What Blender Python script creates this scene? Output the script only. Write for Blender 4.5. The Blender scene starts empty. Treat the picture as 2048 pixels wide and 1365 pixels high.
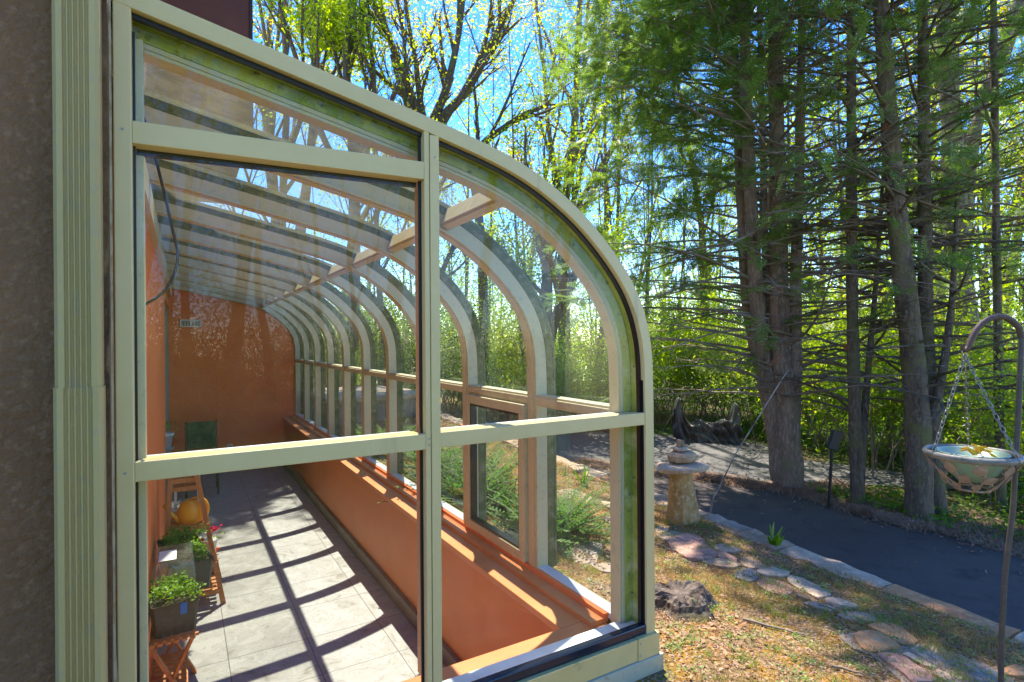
import bpy, math, numpy as np
from mathutils import Vector, Matrix
C = bpy.context.scene.collection
rad = math.radians
# ------------------------------------------------------------------ camera
FPX, YAW, PITCH, ROLL = 1112.78, 0.5345, -0.0025, -0.0062
_fw = np.array([math.sin(YAW)*math.cos(PITCH), math.cos(YAW)*math.cos(PITCH), math.sin(PITCH)])
_rt = np.array([math.cos(YAW), -math.sin(YAW), 0.]); _up = np.cross(_rt, _fw)
RT = math.cos(ROLL)*_rt + math.sin(ROLL)*_up
UP = -math.sin(ROLL)*_rt + math.cos(ROLL)*_up
cam = bpy.data.objects.new('camera', bpy.data.cameras.new('camera')); C.objects.link(cam)
m = Matrix.Identity(4)
for i in range(3):
    m[i][0] = RT[i]; m[i][1] = UP[i]; m[i][2] = -_fw[i]
cam.matrix_world = m
cam.data.sensor_width = 36; cam.data.lens = 36*FPX/2048
cam.data.clip_start = .05; cam.data.clip_end = 600
bpy.context.scene.camera = cam
# ------------------------------------------------------------------ sky, sun, exposure
SUN = Vector((.143, .43, 1.0)).normalized()
EL = math.asin(SUN.z); AZ = math.atan2(SUN.x, SUN.y)
w = bpy.data.worlds.new("World"); bpy.context.scene.world = w; w.use_nodes = True
nt = w.node_tree; nt.nodes.clear()
sk = nt.nodes.new('ShaderNodeTexSky'); sk.sky_type = 'NISHITA'; sk.sun_disc = False
sk.sun_elevation = EL; sk.sun_rotation = AZ; sk.altitude = 1500; sk.air_density = 1.0; sk.dust_density = .1; sk.ozone_density = 3.0
bg = nt.nodes.new('ShaderNodeBackground'); bg.inputs[1].default_value = .15
wo = nt.nodes.new('ShaderNodeOutputWorld')
hs = nt.nodes.new('ShaderNodeHueSaturation'); hs.inputs['Saturation'].default_value = 1.33; hs.inputs['Hue'].default_value = .513; hs.inputs['Value'].default_value = 1.0
nt.links.new(sk.outputs[0], hs.inputs['Color']); nt.links.new(hs.outputs[0], bg.inputs[0]); nt.links.new(bg.outputs[0], wo.inputs[0])
sun = bpy.data.objects.new('sun', bpy.data.lights.new('sun', 'SUN')); C.objects.link(sun)
sun.data.energy = 3.3; sun.data.angle = rad(.5); sun.data.color = (1., .93, .80)
sun.rotation_euler = SUN.to_track_quat('Z', 'Y').to_euler()
vs = bpy.context.scene.view_settings
vs.view_transform = 'Standard'; vs.look = 'None'; vs.gamma = 1; vs.exposure = 2.0
bpy.context.scene.cycles.max_bounces = 10
bpy.context.scene.cycles.transparent_max_bounces = 24
bpy.context.scene.cycles.diffuse_bounces = 5
bpy.context.scene.cycles.sample_clamp_indirect = 6

# ------------------------------------------------------------------ helpers
def ray(u, v): return _fw + (u-1024)/FPX*RT - (v-682.5)/FPX*UP
def pt(u, v, d): return ray(u, v)*d          # photo sight line at a real distance
def aty(u, v, y): r = ray(u, v); return r*(y/r[1])
def zkerb(y): return -1.65 + .043*np.clip(y, -6, 14)
def zdrive(y): return -2.05 + .043*np.clip(y, -6, 14)
def sstep(a, b, x):
    t = np.clip((x-a)/(b-a), 0, 1); return t*t*(3-2*t)
def gz(x, y):
    x = np.asarray(x, float); y = np.asarray(y, float)
    zb = -1.38 + np.clip((x-1.75)/2.1, 0, 1)*(zkerb(y)+1.38)
    zb = zb + .012*np.sin(x*7+1.3*y)*np.cos(y*5.1-x*2)*((x > 1.8) & (x < 3.7))
    t = sstep(3.82, 3.90, x)
    z = zb*(1-t) + zdrive(y)*t
    d = np.sqrt(x*x + y*y)
    z = z - sstep(12, 60, d)*9.0*sstep(4, 9, x+.35*np.maximum(y, 0))
    z = z - .6*sstep(10.5, 15, y)*(x > 3.9)*0
    return z
def onbank(u, v):
    d = ray(u, v); lo, hi = .3, 3.80/d[0]
    for _ in range(50):
        mm = (lo+hi)/2; X = d*mm
        if X[2] < float(gz(X[0], X[1])): hi = mm
        else: lo = mm
    return X
def ondrive(u, v):
    d = ray(u, v); return d*(-2.05/(d[2]-.043*d[1]))

class MB:
    def __init__(s): s.V = []; s.F = []; s.M = []; s.n = 0; s.S = []
    def add(s, V, F, m=0, smooth=False):
        V = np.asarray(V, float).reshape(-1, 3)
        if isinstance(F, np.ndarray): s.F.append(F + s.n); k = len(F)
        else: s.F.append([[i+s.n for i in f] for f in F]); k = len(F)
        s.M += [(m, k)]; s.S += [(smooth, k)]; s.V.append(V); s.n += len(V); return s
    def box(s, a, b, m=0):
        x0, y0, z0 = a; x1, y1, z1 = b
        V = [(x0,y0,z0),(x1,y0,z0),(x1,y1,z0),(x0,y1,z0),(x0,y0,z1),(x1,y0,z1),(x1,y1,z1),(x0,y1,z1)]
        return s.add(V, [(3,2,1,0),(4,5,6,7),(0,1,5,4),(1,2,6,5),(2,3,7,6),(3,0,4,7)], m)
    def beam(s, p, q, wx, wz, up=(0,0,1), m=0):      # box beam from p to q
        p = Vector(p); q = Vector(q); d = (q-p).normalized(); sx = d.cross(Vector(up)).normalized(); sz = sx.cross(d).normalized()
        V = []
        for c in (p, q):
            for a, b in ((-1,-1),(1,-1),(1,1),(-1,1)): V.append(c + sx*a*wx/2 + sz*b*wz/2)
        return s.add([tuple(v) for v in V], [(3,2,1,0),(4,5,6,7),(0,1,5,4),(1,2,6,5),(2,3,7,6),(3,0,4,7)], m)
    def tube(s, P, r, n=6, m=0, smooth=True, cap=False, closed=False):
        P = np.asarray(P, float); k = len(P); r = np.ones(k)*r if np.isscalar(r) else np.asarray(r, float)
        T = np.gradient(P, axis=0)
        if closed: T = np.roll(P, -1, 0)-np.roll(P, 1, 0)
        T /= np.linalg.norm(T, axis=1)[:, None]+1e-9
        a = np.array([0, 0, 1.]) if abs(T[0][2]) < .9 else np.array([1., 0, 0])
        U = np.zeros_like(P)
        u = np.cross(T[0], a); u /= np.linalg.norm(u)
        for i in range(k):
            u = u - T[i]*np.dot(u, T[i]); u /= np.linalg.norm(u)+1e-9; U[i] = u
        W = np.cross(T, U)
        an = np.arange(n)*2*math.pi/n
        V = P[:, None]+r[:, None, None]*(np.cos(an)[None, :, None]*U[:, None]+np.sin(an)[None, :, None]*W[:, None])
        i = np.arange(k if closed else k-1)[:, None]; j = np.arange(n)[None, :]; i2 = (i+1) % k; j2 = (j+1) % n
        F = np.stack([i*n+j, i*n+j2, i2*n+j2, i2*n+j], -1).reshape(-1, 4)
        s.add(V, F, m, smooth)
        if cap and not closed:
            s.n -= 0
            s.add(V[0], [list(range(n))[::-1]], m); s.add(V[-1], [list(range(n))], m)
        return s
    def lathe(s, prof, c=(0,0,0), n=20, m=0, sx=1, sy=1, smooth=True):
        prof = np.asarray(prof, float); an = np.arange(n)*2*math.pi/n; k = len(prof)
        V = np.stack([c[0]+prof[:, 0][:, None]*np.cos(an)*sx, c[1]+prof[:, 0][:, None]*np.sin(an)*sy, c[2]+prof[:, 1][:, None]+0*an], -1)
        i = np.arange(k-1)[:, None]; j = np.arange(n)[None, :]; j2 = (j+1) % n
        return s.add(V, np.stack([i*n+j, i*n+j2, (i+1)*n+j2, (i+1)*n+j], -1).reshape(-1, 4), m, smooth)
    def mesh(s, name, mats):
        me = bpy.data.meshes.new(name)
        V = np.concatenate(s.V); me.vertices.add(len(V)); me.vertices.foreach_set('co', V.ravel())
        idx = []; tot = []
        for f in s.F:
            if isinstance(f, np.ndarray): idx.append(f.ravel()); tot.append(np.full(len(f), f.shape[1]))
            else:
                for q in f: idx.append(np.array(q)); tot.append(np.array([len(q)]))
        idx = np.concatenate(idx); tot = np.concatenate(tot); st = np.concatenate([[0], np.cumsum(tot)[:-1]])
        me.loops.add(len(idx)); me.loops.foreach_set('vertex_index', idx.astype(np.int32))
        me.polygons.add(len(tot)); me.polygons.foreach_set('loop_start', st.astype(np.int32)); me.polygons.foreach_set('loop_total', tot.astype(np.int32))
        me.polygons.foreach_set('material_index', np.concatenate([np.full(k, q) for q, k in s.M]).astype(np.int32))
        me.polygons.foreach_set('use_smooth', np.concatenate([np.full(k, q) for q, k in s.S]))
        for q in mats: me.materials.append(q)
        me.update(calc_edges=True); me.validate(); return me
    def build(s, name, mats, parent=None, bevel=0):
        if not isinstance(mats, (list, tuple)): mats = [mats]
        o = bpy.data.objects.new(name, s.mesh(name, mats)); C.objects.link(o)
        if parent is not None:
            o.parent = parent; o.matrix_parent_inverse = parent.matrix_basis.inverted()
        if bevel:
            b = o.modifiers.new('bevel', 'BEVEL'); b.width = bevel; b.segments = 2; b.limit_method = 'ANGLE'
        return o
def tag(o, label=None, cat=None, group=None, kind=None):
    if label: o['label'] = label
    if cat: o['category'] = cat
    if group: o['group'] = group
    if kind: o['kind'] = kind
    return o
def empty(name, loc=(0,0,0), rz=0):
    o = bpy.data.objects.new(name, None); C.objects.link(o); o.location = loc; o.rotation_euler = (0,0,rz); o.empty_display_size = .1
    return o
def dup(root, loc, rz=0, sc=1, label=None):
    r = root.copy(); C.objects.link(r); r.location = loc; r.rotation_euler = (0,0,rz); r.scale = (sc,sc,sc)
    if label: r['label'] = label
    for ch in list(root.children):
        c = ch.copy(); C.objects.link(c); c.parent = r
        for g in ch.children: d = g.copy(); C.objects.link(d); d.parent = c
    return r

# ------------------------------------------------------------------ materials
def mat(name, col=(.5,.5,.5), rough=.6, metal=0, spec=.5, noise=None, bump=0, bscale=40, coat=0):
    """noise: list of (scale, colour, lo, hi[, stretch]) layered over col."""
    M = bpy.data.materials.new(name); M.use_nodes = True; n = M.node_tree.nodes; l = M.node_tree.links
    p = n['Principled BSDF']; p.inputs['Base Color'].default_value = (*col, 1); p.inputs['Roughness'].default_value = rough
    p.inputs['Metallic'].default_value = metal; p.inputs['Specular IOR Level'].default_value = spec
    p.inputs['Coat Weight'].default_value = coat
    last = None
    co = n.new('ShaderNodeTexCoord')
    for i, q in enumerate(noise or []):
        sc, c2, lo, hi = q[:4]
        mp = n.new('ShaderNodeMapping'); l.new(co.outputs['Object'], mp.inputs[0])
        if len(q) > 4: mp.inputs['Scale'].default_value = q[4]
        mp.inputs['Location'].default_value = (i*3.7, i*1.9, i*5.3)
        t = n.new('ShaderNodeTexNoise'); t.inputs['Scale'].default_value = sc; t.inputs['Detail'].default_value = 6; t.inputs['Roughness'].default_value = .62
        l.new(mp.outputs[0], t.inputs['Vector'])
        r = n.new('ShaderNodeMapRange'); r.inputs[1].default_value = lo; r.inputs[2].default_value = hi; l.new(t.outputs[0], r.inputs[0])
        x = n.new('ShaderNodeMixRGB'); l.new(r.outputs[0], x.inputs[0])
        if last is None: x.inputs[1].default_value = (*col, 1)
        else: l.new(last, x.inputs[1])
        x.inputs[2].default_value = (*c2, 1); last = x.outputs[0]
    if last is not None: l.new(last, p.inputs['Base Color'])
    if bump:
        t = n.new('ShaderNodeTexNoise'); t.inputs['Scale'].default_value = bscale; t.inputs['Detail'].default_value = 5
        l.new(co.outputs['Object'], t.inputs['Vector'])
        b = n.new('ShaderNodeBump'); b.inputs['Strength'].default_value = bump; b.inputs['Distance'].default_value = .02
        l.new(t.outputs[0], b.inputs['Height']); l.new(b.outputs[0], p.inputs['Normal'])
    return M
def leafmat(name, cols, trans=.5, rough=.5, scale=.9, tcol=None):
    M = bpy.data.materials.new(name); M.use_nodes = True; n = M.node_tree.nodes; l = M.node_tree.links
    n.clear(); out = n.new('ShaderNodeOutputMaterial')
    g = n.new('ShaderNodeNewGeometry'); cr = n.new('ShaderNodeValToRGB'); e = cr.color_ramp.elements
    e[0].color = (*cols[0], 1); e[1].color = (*cols[-1], 1)
    for i, c in enumerate(cols[1:-1]): k = e.new((i+1)/(len(cols)-1)); k.color = (*c, 1)
    tx = n.new('ShaderNodeTexNoise'); tx.inputs['Scale'].default_value = scale; l.new(g.outputs['Position'], tx.inputs['Vector'])
    mr = n.new('ShaderNodeMapRange'); mr.inputs[1].default_value = .3; mr.inputs[2].default_value = .7; l.new(tx.outputs[0], mr.inputs[0])
    mx = n.new('ShaderNodeMath'); mx.operation = 'MULTIPLY'; l.new(mr.outputs[0], mx.inputs[0]); mx.inputs[1].default_value = .5
    ad = n.new('ShaderNodeMath'); ad.operation = 'MULTIPLY_ADD'; l.new(g.outputs['Random Per Island'], ad.inputs[0]); ad.inputs[1].default_value = .5; l.new(mx.outputs[0], ad.inputs[2])
    l.new(ad.outputs[0], cr.inputs[0])
    d = n.new('ShaderNodeBsdfPrincipled'); d.inputs['Roughness'].default_value = rough; d.inputs['Specular IOR Level'].default_value = .4
    t = n.new('ShaderNodeBsdfTranslucent'); s = n.new('ShaderNodeMixShader'); s.inputs[0].default_value = trans
    l.new(cr.outputs[0], d.inputs['Base Color'])
    hs = n.new('ShaderNodeHueSaturation'); hs.inputs['Value'].default_value = 1.65; hs.inputs['Saturation'].default_value = 1.1; hs.inputs['Hue'].default_value = .49
    l.new(cr.outputs[0], hs.inputs['Color']); l.new(hs.outputs[0], t.inputs[0])
    l.new(d.outputs[0], s.inputs[1]); l.new(t.outputs[0], s.inputs[2]); l.new(s.outputs[0], out.inputs[0])
    return M
def glassmat(name, f0=.07, tint=(.93,.97,.95), dust=.03, dscale=3, dustcol=(.6,.62,.58)):
    M = bpy.data.materials.new(name); M.use_nodes = True; n = M.node_tree.nodes; l = M.node_tree.links
    n.clear(); out = n.new('ShaderNodeOutputMaterial'); g = n.new('ShaderNodeNewGeometry')
    dp = n.new('ShaderNodeVectorMath'); dp.operation = 'DOT_PRODUCT'; l.new(g.outputs['Incoming'], dp.inputs[0]); l.new(g.outputs['Normal'], dp.inputs[1])
    def mth(op, a, b=None):
        x = n.new('ShaderNodeMath'); x.operation = op
        for i, q in enumerate((a, b)):
            if q is None: continue
            if isinstance(q, (int, float)): x.inputs[i].default_value = q
            else: l.new(q, x.inputs[i])
        return x.outputs[0]
    c = mth('ABSOLUTE', dp.outputs['Value']); c = mth('SUBTRACT', 1, c); c = mth('POWER', c, 4.5); c = mth('MULTIPLY', c, 1-f0); F = mth('ADD', c, f0)
    tr = n.new('ShaderNodeBsdfTransparent'); tr.inputs[0].default_value = (*tint, 1)
    gl = n.new('ShaderNodeBsdfGlossy'); gl.inputs['Roughness'].default_value = .004
    bt = n.new('ShaderNodeTexNoise'); bt.inputs['Scale'].default_value = 1.6
    bp = n.new('ShaderNodeBump'); bp.inputs['Strength'].default_value = .05; bp.inputs['Distance'].default_value = .03; l.new(bt.outputs[0], bp.inputs['Height']); l.new(bp.outputs[0], gl.inputs['Normal'])
    mx = n.new('ShaderNodeMixShader'); l.new(F, mx.inputs[0]); l.new(tr.outputs[0], mx.inputs[1]); l.new(gl.outputs[0], mx.inputs[2])
    df = n.new('ShaderNodeBsdfDiffuse'); df.inputs[0].default_value = (*dustcol, 1); tl = n.new('ShaderNodeBsdfTranslucent'); tl.inputs[0].default_value = (*dustcol, 1)
    m2 = n.new('ShaderNodeMixShader'); m2.inputs[0].default_value = .6; l.new(df.outputs[0], m2.inputs[1]); l.new(tl.outputs[0], m2.inputs[2])
    tx = n.new('ShaderNodeTexNoise'); tx.inputs['Scale'].default_value = dscale; tx.inputs['Detail'].default_value = 8; tx.inputs['Roughness'].default_value = .7
    l.new(g.outputs['Position'], tx.inputs['Vector'])
    mr = n.new('ShaderNodeMapRange'); mr.inputs[1].default_value = .35; mr.inputs[2].default_value = .75; mr.inputs[3].default_value = dust*.35; mr.inputs[4].default_value = dust*2.2; l.new(tx.outputs[0], mr.inputs[0])
    fin = n.new('ShaderNodeMixShader'); l.new(mr.outputs[0], fin.inputs[0]); l.new(mx.outputs[0], fin.inputs[1]); l.new(m2.outputs[0], fin.inputs[2])
    l.new(fin.outputs[0], out.inputs[0]); return M
def barkmat(name, c1, c2, c3, moss=None, sc=1):
    nz = [(9*sc, c2, .4, .62, (1,1,.18)), (40*sc, c3, .48, .7, (1,1,.3))]
    if moss: nz.append((2.2, moss, .5, .66))
    return mat(name, c1, .9, noise=nz, bump=.7, bscale=34)

SAGE = mat('sage_aluminium', (.59,.465,.22), .42, noise=[(1.3, (.55,.425,.19), .45, .75), (14, (.61,.485,.24), .5, .8), (3.1, (.36,.31,.16), .62, .78, (3,3,.35)), (60, (.2,.16,.08), .70, .78)], bump=.02, bscale=300)
SAGE_W = mat('weathered_cap', (.58,.46,.20), .5, noise=[(3, (.49,.39,.15), .4, .7), (11, (.22,.24,.11), .62, .78)], bump=.05, bscale=120)
INNER = mat('inner_frame', (.50,.45,.28), .45, noise=[(2.2, (.54,.48,.31), .4, .7), (30, (.33,.33,.24), .55, .8)], bump=.04, bscale=200)
PEACH = mat('inner_mullion_faded', (.42,.26,.16), .5, noise=[(3, (.36,.27,.18), .4, .7), (60, (.5,.36,.25), .5, .8)])
ALGAE = mat('algae_strip', (.40,.44,.09), .8, noise=[(4, (.22,.29,.03), .42, .62), (13, (.50,.50,.25), .5, .7, (1,.5,1)), (26, (.05,.06,.02), .58, .72)], bump=.2, bscale=60)
MOSSD = mat('mossy_cap', (.16,.165,.07), .8, noise=[(6, (.09,.11,.03), .42, .62), (20, (.26,.26,.15), .5, .7), (45, (.03,.03,.015), .6, .75)], bump=.2, bscale=60)
BLACK = mat('black_gasket', (.008,.008,.009), .35)
BGLOSS = mat('gasket_shiny', (.012,.016,.03), .18)
SILLW = mat('white_sill', (.70,.73,.72), .38, noise=[(2, (.6,.64,.64), .45, .7, (4,.6,1))])
DIRTY = mat('dirty_channel', (.22,.19,.15), .6, noise=[(16, (.12,.10,.08), .45, .62), (40, (.38,.35,.3), .5, .7)])
ORANGE = mat('orange_paint', (.84,.20,.045), .7, noise=[(1.2, (.74,.155,.03), .42, .7), (6, (.80,.24,.07), .5, .8), (45, (.86,.24,.07), .5, .7)], bump=.3, bscale=45)
ORANGE_L = mat('ledge_paint', (.60,.23,.08), .4, noise=[(2, (.52,.17,.05), .45, .7)], bump=.04, bscale=90)
KNEE = mat('kneewall_paint', (.60,.20,.055), .55, noise=[(1.5, (.52,.16,.045), .42, .7), (120, (.5,.28,.17), .62, .75)], bump=.1, bscale=160)
STUCCO = mat('brown_stucco', (.20,.10,.045), .85, noise=[(2.5, (.14,.072,.034), .4, .7), (1.1, (.17,.075,.03), .5, .7), (55, (.27,.15,.08), .52, .75), (30, (.45,.4,.32), .735, .76)], bump=.5, bscale=60)
SIDING = mat('dark_brown_siding', (.15,.045,.018), .6, noise=[(3, (.12,.036,.015), .4, .7)], bump=.05)
DOWN = mat('sage_downspout', (.43,.33,.135), .5, noise=[(2.2, (.36,.28,.11), .42, .7, (1,1,.3)), (28, (.34,.28,.18), .52, .8)], bump=.04, bscale=90)
RAWWOOD = mat('raw_wood', (.14,.075,.03), .85, noise=[(14, (.05,.022,.01), .42, .62, (1,1,.12)), (30, (.26,.17,.08), .52, .7, (1,1,.2))], bump=.6, bscale=40)
CAULK = mat('old_caulk', (.34,.29,.17), .8, noise=[(22, (.22,.16,.07), .45, .65)], bump=.3, bscale=60)
GLASS_E = glassmat('end_glass', .03, dust=.012, dscale=7)
GLASS_R = glassmat('roof_glass', .05, tint=(.84,.86,.80), dust=.19, dscale=2.4, dustcol=(.31,.28,.18))
GLASS_F = glassmat('front_glass', .07, tint=(.95,.97,.96), dust=.010, dscale=4)
CEDARW = mat('cedar_shelf_wood', (.46,.19,.055), .55, noise=[(8, (.36,.13,.03), .42, .66, (6,1,1)), (40, (.56,.27,.09), .5, .75)], bump=.1, bscale=80)
PLASTIC = mat('black_plastic', (.018,.02,.021), .32, noise=[(30, (.05,.05,.048), .55, .75)])
CLEARP = glassmat('clear_plastic', .12, tint=(.9,.93,.93), dust=.10, dscale=9, dustcol=(.7,.72,.72))
CANM = mat('orange_plastic_can', (.85,.42,.02), .38, noise=[(5, (.75,.33,.015), .42, .7)], bump=.05)
TERRA = mat('terracotta', (.40,.14,.06), .85, noise=[(9, (.3,.1,.05), .4, .65), (30, (.5,.3,.2), .55, .75)], bump=.2)
SOIL = mat('potting_soil', (.035,.022,.014), .95, noise=[(60, (.1,.06,.04), .5, .7)], bump=.8, bscale=90)
WHITE = mat('white_plastic', (.72,.72,.70), .45)
BLUE = mat('blue_tape', (.01,.16,.50), .6)
GREYM = mat('grey_metal', (.28,.28,.27), .4)
VENTD = mat('vent_dark', (.05,.06,.06), .5)
CABLE = mat('black_cable', (.012,.012,.01), .5)
CONC = mat('stained_footing', (.42,.40,.28), .85, noise=[(5, (.34,.30,.17), .42, .66), (13, (.10,.08,.02), .55, .68)], bump=.3, bscale=50)
BARK1 = barkmat('cedar_bark', (.27,.19,.13), (.15,.10,.07), (.38,.29,.21), moss=(.19,.17,.08))
BARK2 = barkmat('dark_bark', (.15,.11,.07), (.08,.057,.037), (.24,.185,.125), moss=(.14,.135,.045))
BARK3 = barkmat('grey_bark', (.24,.19,.125), (.14,.11,.07), (.34,.28,.2), moss=(.18,.17,.06))
TWIG = mat('dead_twigs', (.22,.17,.12), .9, noise=[(3, (.32,.28,.23), .5, .7)])
CEDLEAF = leafmat('cedar_foliage', [(.06,.115,.025),(.11,.20,.035),(.18,.28,.05),(.26,.32,.13)], .45, .45)
RUST = leafmat('rust_foliage', [(.30,.10,.03),(.36,.15,.05)], .3)
LEAF_Y = leafmat('yellow_spring_leaves', [(.28,.28,.03),(.42,.37,.03),(.52,.42,.035),(.50,.32,.035)], .6)
LEAF_G = leafmat('green_spring_leaves', [(.16,.27,.02),(.25,.37,.03),(.36,.45,.04),(.48,.49,.06)], .62)
LEAF_D = leafmat('shrub_leaves', [(.08,.17,.022),(.15,.28,.03),(.25,.38,.05),(.36,.44,.08)], .54, .28)
LEAF_H = leafmat('herb_leaves', [(.08,.2,.015),(.14,.28,.02),(.22,.36,.04)], .45, .4)
LEAF_F = leafmat('frond_leaves', [(.04,.12,.015),(.07,.19,.02),(.13,.27,.03)], .45, .75)
IVY = leafmat('ground_cover_leaves', [(.05,.13,.01),(.10,.22,.015),(.18,.30,.03)], .4, .35)
GRASSM = leafmat('grass_blades', [(.40,.27,.15),(.34,.24,.10),(.27,.21,.06),(.15,.17,.04)], .4, .6, 1.5)
LITTER = leafmat('dry_leaves', [(.17,.075,.04),(.32,.17,.09),(.46,.30,.20),(.26,.12,.07)], .25, .7, 2)
STRAW = leafmat('pine_straw', [(.22,.12,.07),(.36,.23,.15),(.48,.35,.24)], .2, .8, 3)

# =================================================================== STRUCTURE
# ---- ground
def ground_mesh():
    xs = np.unique(np.round(np.concatenate([np.linspace(-60,-3,12), np.linspace(-3,1.62,8), [1.70], np.linspace(1.8,3.75,28), [3.82,3.86,3.90], np.linspace(4.05,16,34), np.linspace(17,90,22)]), 3))
    ys = np.unique(np.round(np.concatenate([np.linspace(-60,-4,12), np.linspace(-3,1.5,24), [1.74], np.linspace(1.9,9.9,70), np.linspace(10.2,22,24), np.linspace(24,110,22)]), 3))
    X, Y = np.meshgrid(xs, ys, indexing='ij'); Z = gz(X, Y)
    V = np.stack([X, Y, Z], -1); nx, ny = X.shape
    i, j = np.meshgrid(np.arange(nx-1), np.arange(ny-1), indexing='ij')
    cx = (X[:-1, :-1]+X[1:, 1:])/2; cy = (Y[:-1, :-1]+Y[1:, 1:])/2
    keep = ~((cx < 1.70) & (cy > 1.74) & (cy < 9.95) & (cx > -3.2))
    i = i[keep]; j = j[keep]
    F = np.stack([i*ny+j, (i+1)*ny+j, (i+1)*ny+j+1, i*ny+j+1], -1)
    return MB().add(V, F, 0, True)
GROUND = bpy.data.materials.new('mossy_ground'); GROUND.use_nodes = True
def _gm():
    n = GROUND.node_tree.nodes; l = GROUND.node_tree.links; p = n['Principled BSDF']; p.inputs['Roughness'].default_value = .95; p.inputs['Specular IOR Level'].default_value = .15
    co = n.new('ShaderNodeTexCoord')
    def nz(sc, lo, hi, off=0):
        t = n.new('ShaderNodeTexNoise'); t.inputs['Scale'].default_value = sc; t.inputs['Detail'].default_value = 7; t.inputs['Roughness'].default_value = .65
        mp = n.new('ShaderNodeMapping'); mp.inputs['Location'].default_value = (off, off*2, 0); l.new(co.outputs['Object'], mp.inputs[0]); l.new(mp.outputs[0], t.inputs['Vector'])
        r = n.new('ShaderNodeMapRange'); r.inputs[1].default_value = lo; r.inputs[2].default_value = hi; l.new(t.outputs[0], r.inputs[0]); return r.outputs[0]
    def mix(f, a, b):
        x = n.new('ShaderNodeMixRGB'); l.new(f, x.inputs[0])
        for k, q in ((1, a), (2, b)):
            if isinstance(q, tuple): x.inputs[k].default_value = (*q, 1)
            else: l.new(q, x.inputs[k])
        return x.outputs[0]
    c = mix(nz(3, .4, .65), (.17,.095,.045), (.25,.16,.08))
    c = mix(nz(5.5, .43, .56, 4), c, (.29,.15,.015))
    c = mix(nz(9, .5, .66, 8), c, (.16,.155,.035))
    c = mix(nz(60, .5, .64, 2), c, (.46,.33,.24))
    c = mix(nz(38, .53, .66, 12), c, (.07,.045,.03))
    # woodland floor beyond the driveway: darker litter with green ground cover
    sx = n.new('ShaderNodeSeparateXYZ'); l.new(co.outputs['Object'], sx.inputs[0])
    wv = n.new('ShaderNodeMapRange'); wv.inputs[1].default_value = 5.5; wv.inputs[2].default_value = 6.5; l.new(sx.outputs[0], wv.inputs[0])
    d = mix(nz(1.1, .42, .58, 20), (.13,.085,.05), (.06,.11,.02)); d = mix(nz(30, .5, .7, 5), d, (.2,.13,.085))
    c = mix(wv.outputs[0], c, d)
    # lawn on the camera side of the house
    gv = n.new('ShaderNodeMapRange'); gv.inputs[1].default_value = .9; gv.inputs[2].default_value = -.6; l.new(sx.outputs[1], gv.inputs[0])
    gx = n.new('ShaderNodeMapRange'); gx.inputs[1].default_value = 2.4; gx.inputs[2].default_value = 1.5; l.new(sx.outputs[0], gx.inputs[0])
    mu = n.new('ShaderNodeMath'); mu.operation = 'MULTIPLY'; l.new(gv.outputs[0], mu.inputs[0]); l.new(gx.outputs[0], mu.inputs[1])
    gr = mix(nz(6, .42, .62, 30), (.10,.15,.03), (.2,.23,.06))
    c = mix(mu.outputs[0], c, gr)
    l.new(c, p.inputs['Base Color'])
    t = n.new('ShaderNodeTexNoise'); t.inputs['Scale'].default_value = 45; t.inputs['Detail'].default_value = 8; l.new(co.outputs['Object'], t.inputs['Vector'])
    b = n.new('ShaderNodeBump'); b.inputs['Strength'].default_value = 1.0; b.inputs['Distance'].default_value = .05; l.new(t.outputs[0], b.inputs['Height']); l.new(b.outputs[0], p.inputs['Normal'])
_gm()
tag(ground_mesh().build('ground', GROUND), kind='structure')
ASPH = mat('asphalt', (.076,.055,.048), .8, noise=[(1.1, (.105,.08,.068), .4, .65), (5, (.05,.037,.035), .52, .7), (90, (.11,.10,.095), .56, .72), (200, (.018,.017,.018), .56, .7)], bump=.6, bscale=150)
def flatpoly(name, P, m, dz):
    P = [(x, y, float(zdrive(np.array(y)))+dz) for x, y in P]
    return tag(MB().add(P, [list(range(len(P)))], 0).build(name, m), kind='structure')
# near lane (runs along the kerb) and the upper apron beyond the mulch strip
flatpoly('driveway', [(3.90,-6),(6.6,-6),(6.34,1.9),(6.42,2.66),(6.33,3.13),(6.36,4.0),(5.93,4.85),(5.33,5.55),(4.6,6.8),(4.2,8.2),(4.0,10.2),(3.90,10.2)], ASPH, .008)
flatpoly('upper_driveway', [(4.0,10.2),(4.2,8.2),(4.6,6.8),(5.33,5.55),(5.93,4.85),(6.3,4.35),(6.9,4.25),(8.6,2.9),(8.9,3.3),(7.9,5.1),(8.45,6.0),(7.25,7.35),(5.7,8.5),(5.2,10.2)], mat('worn_asphalt', (.10,.094,.092), .8, noise=[(1.2, (.125,.118,.114), .4, .65), (8, (.08,.075,.072), .55, .7), (150, (.16,.15,.145), .55, .75)], bump=.25, bscale=200), .012)

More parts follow.
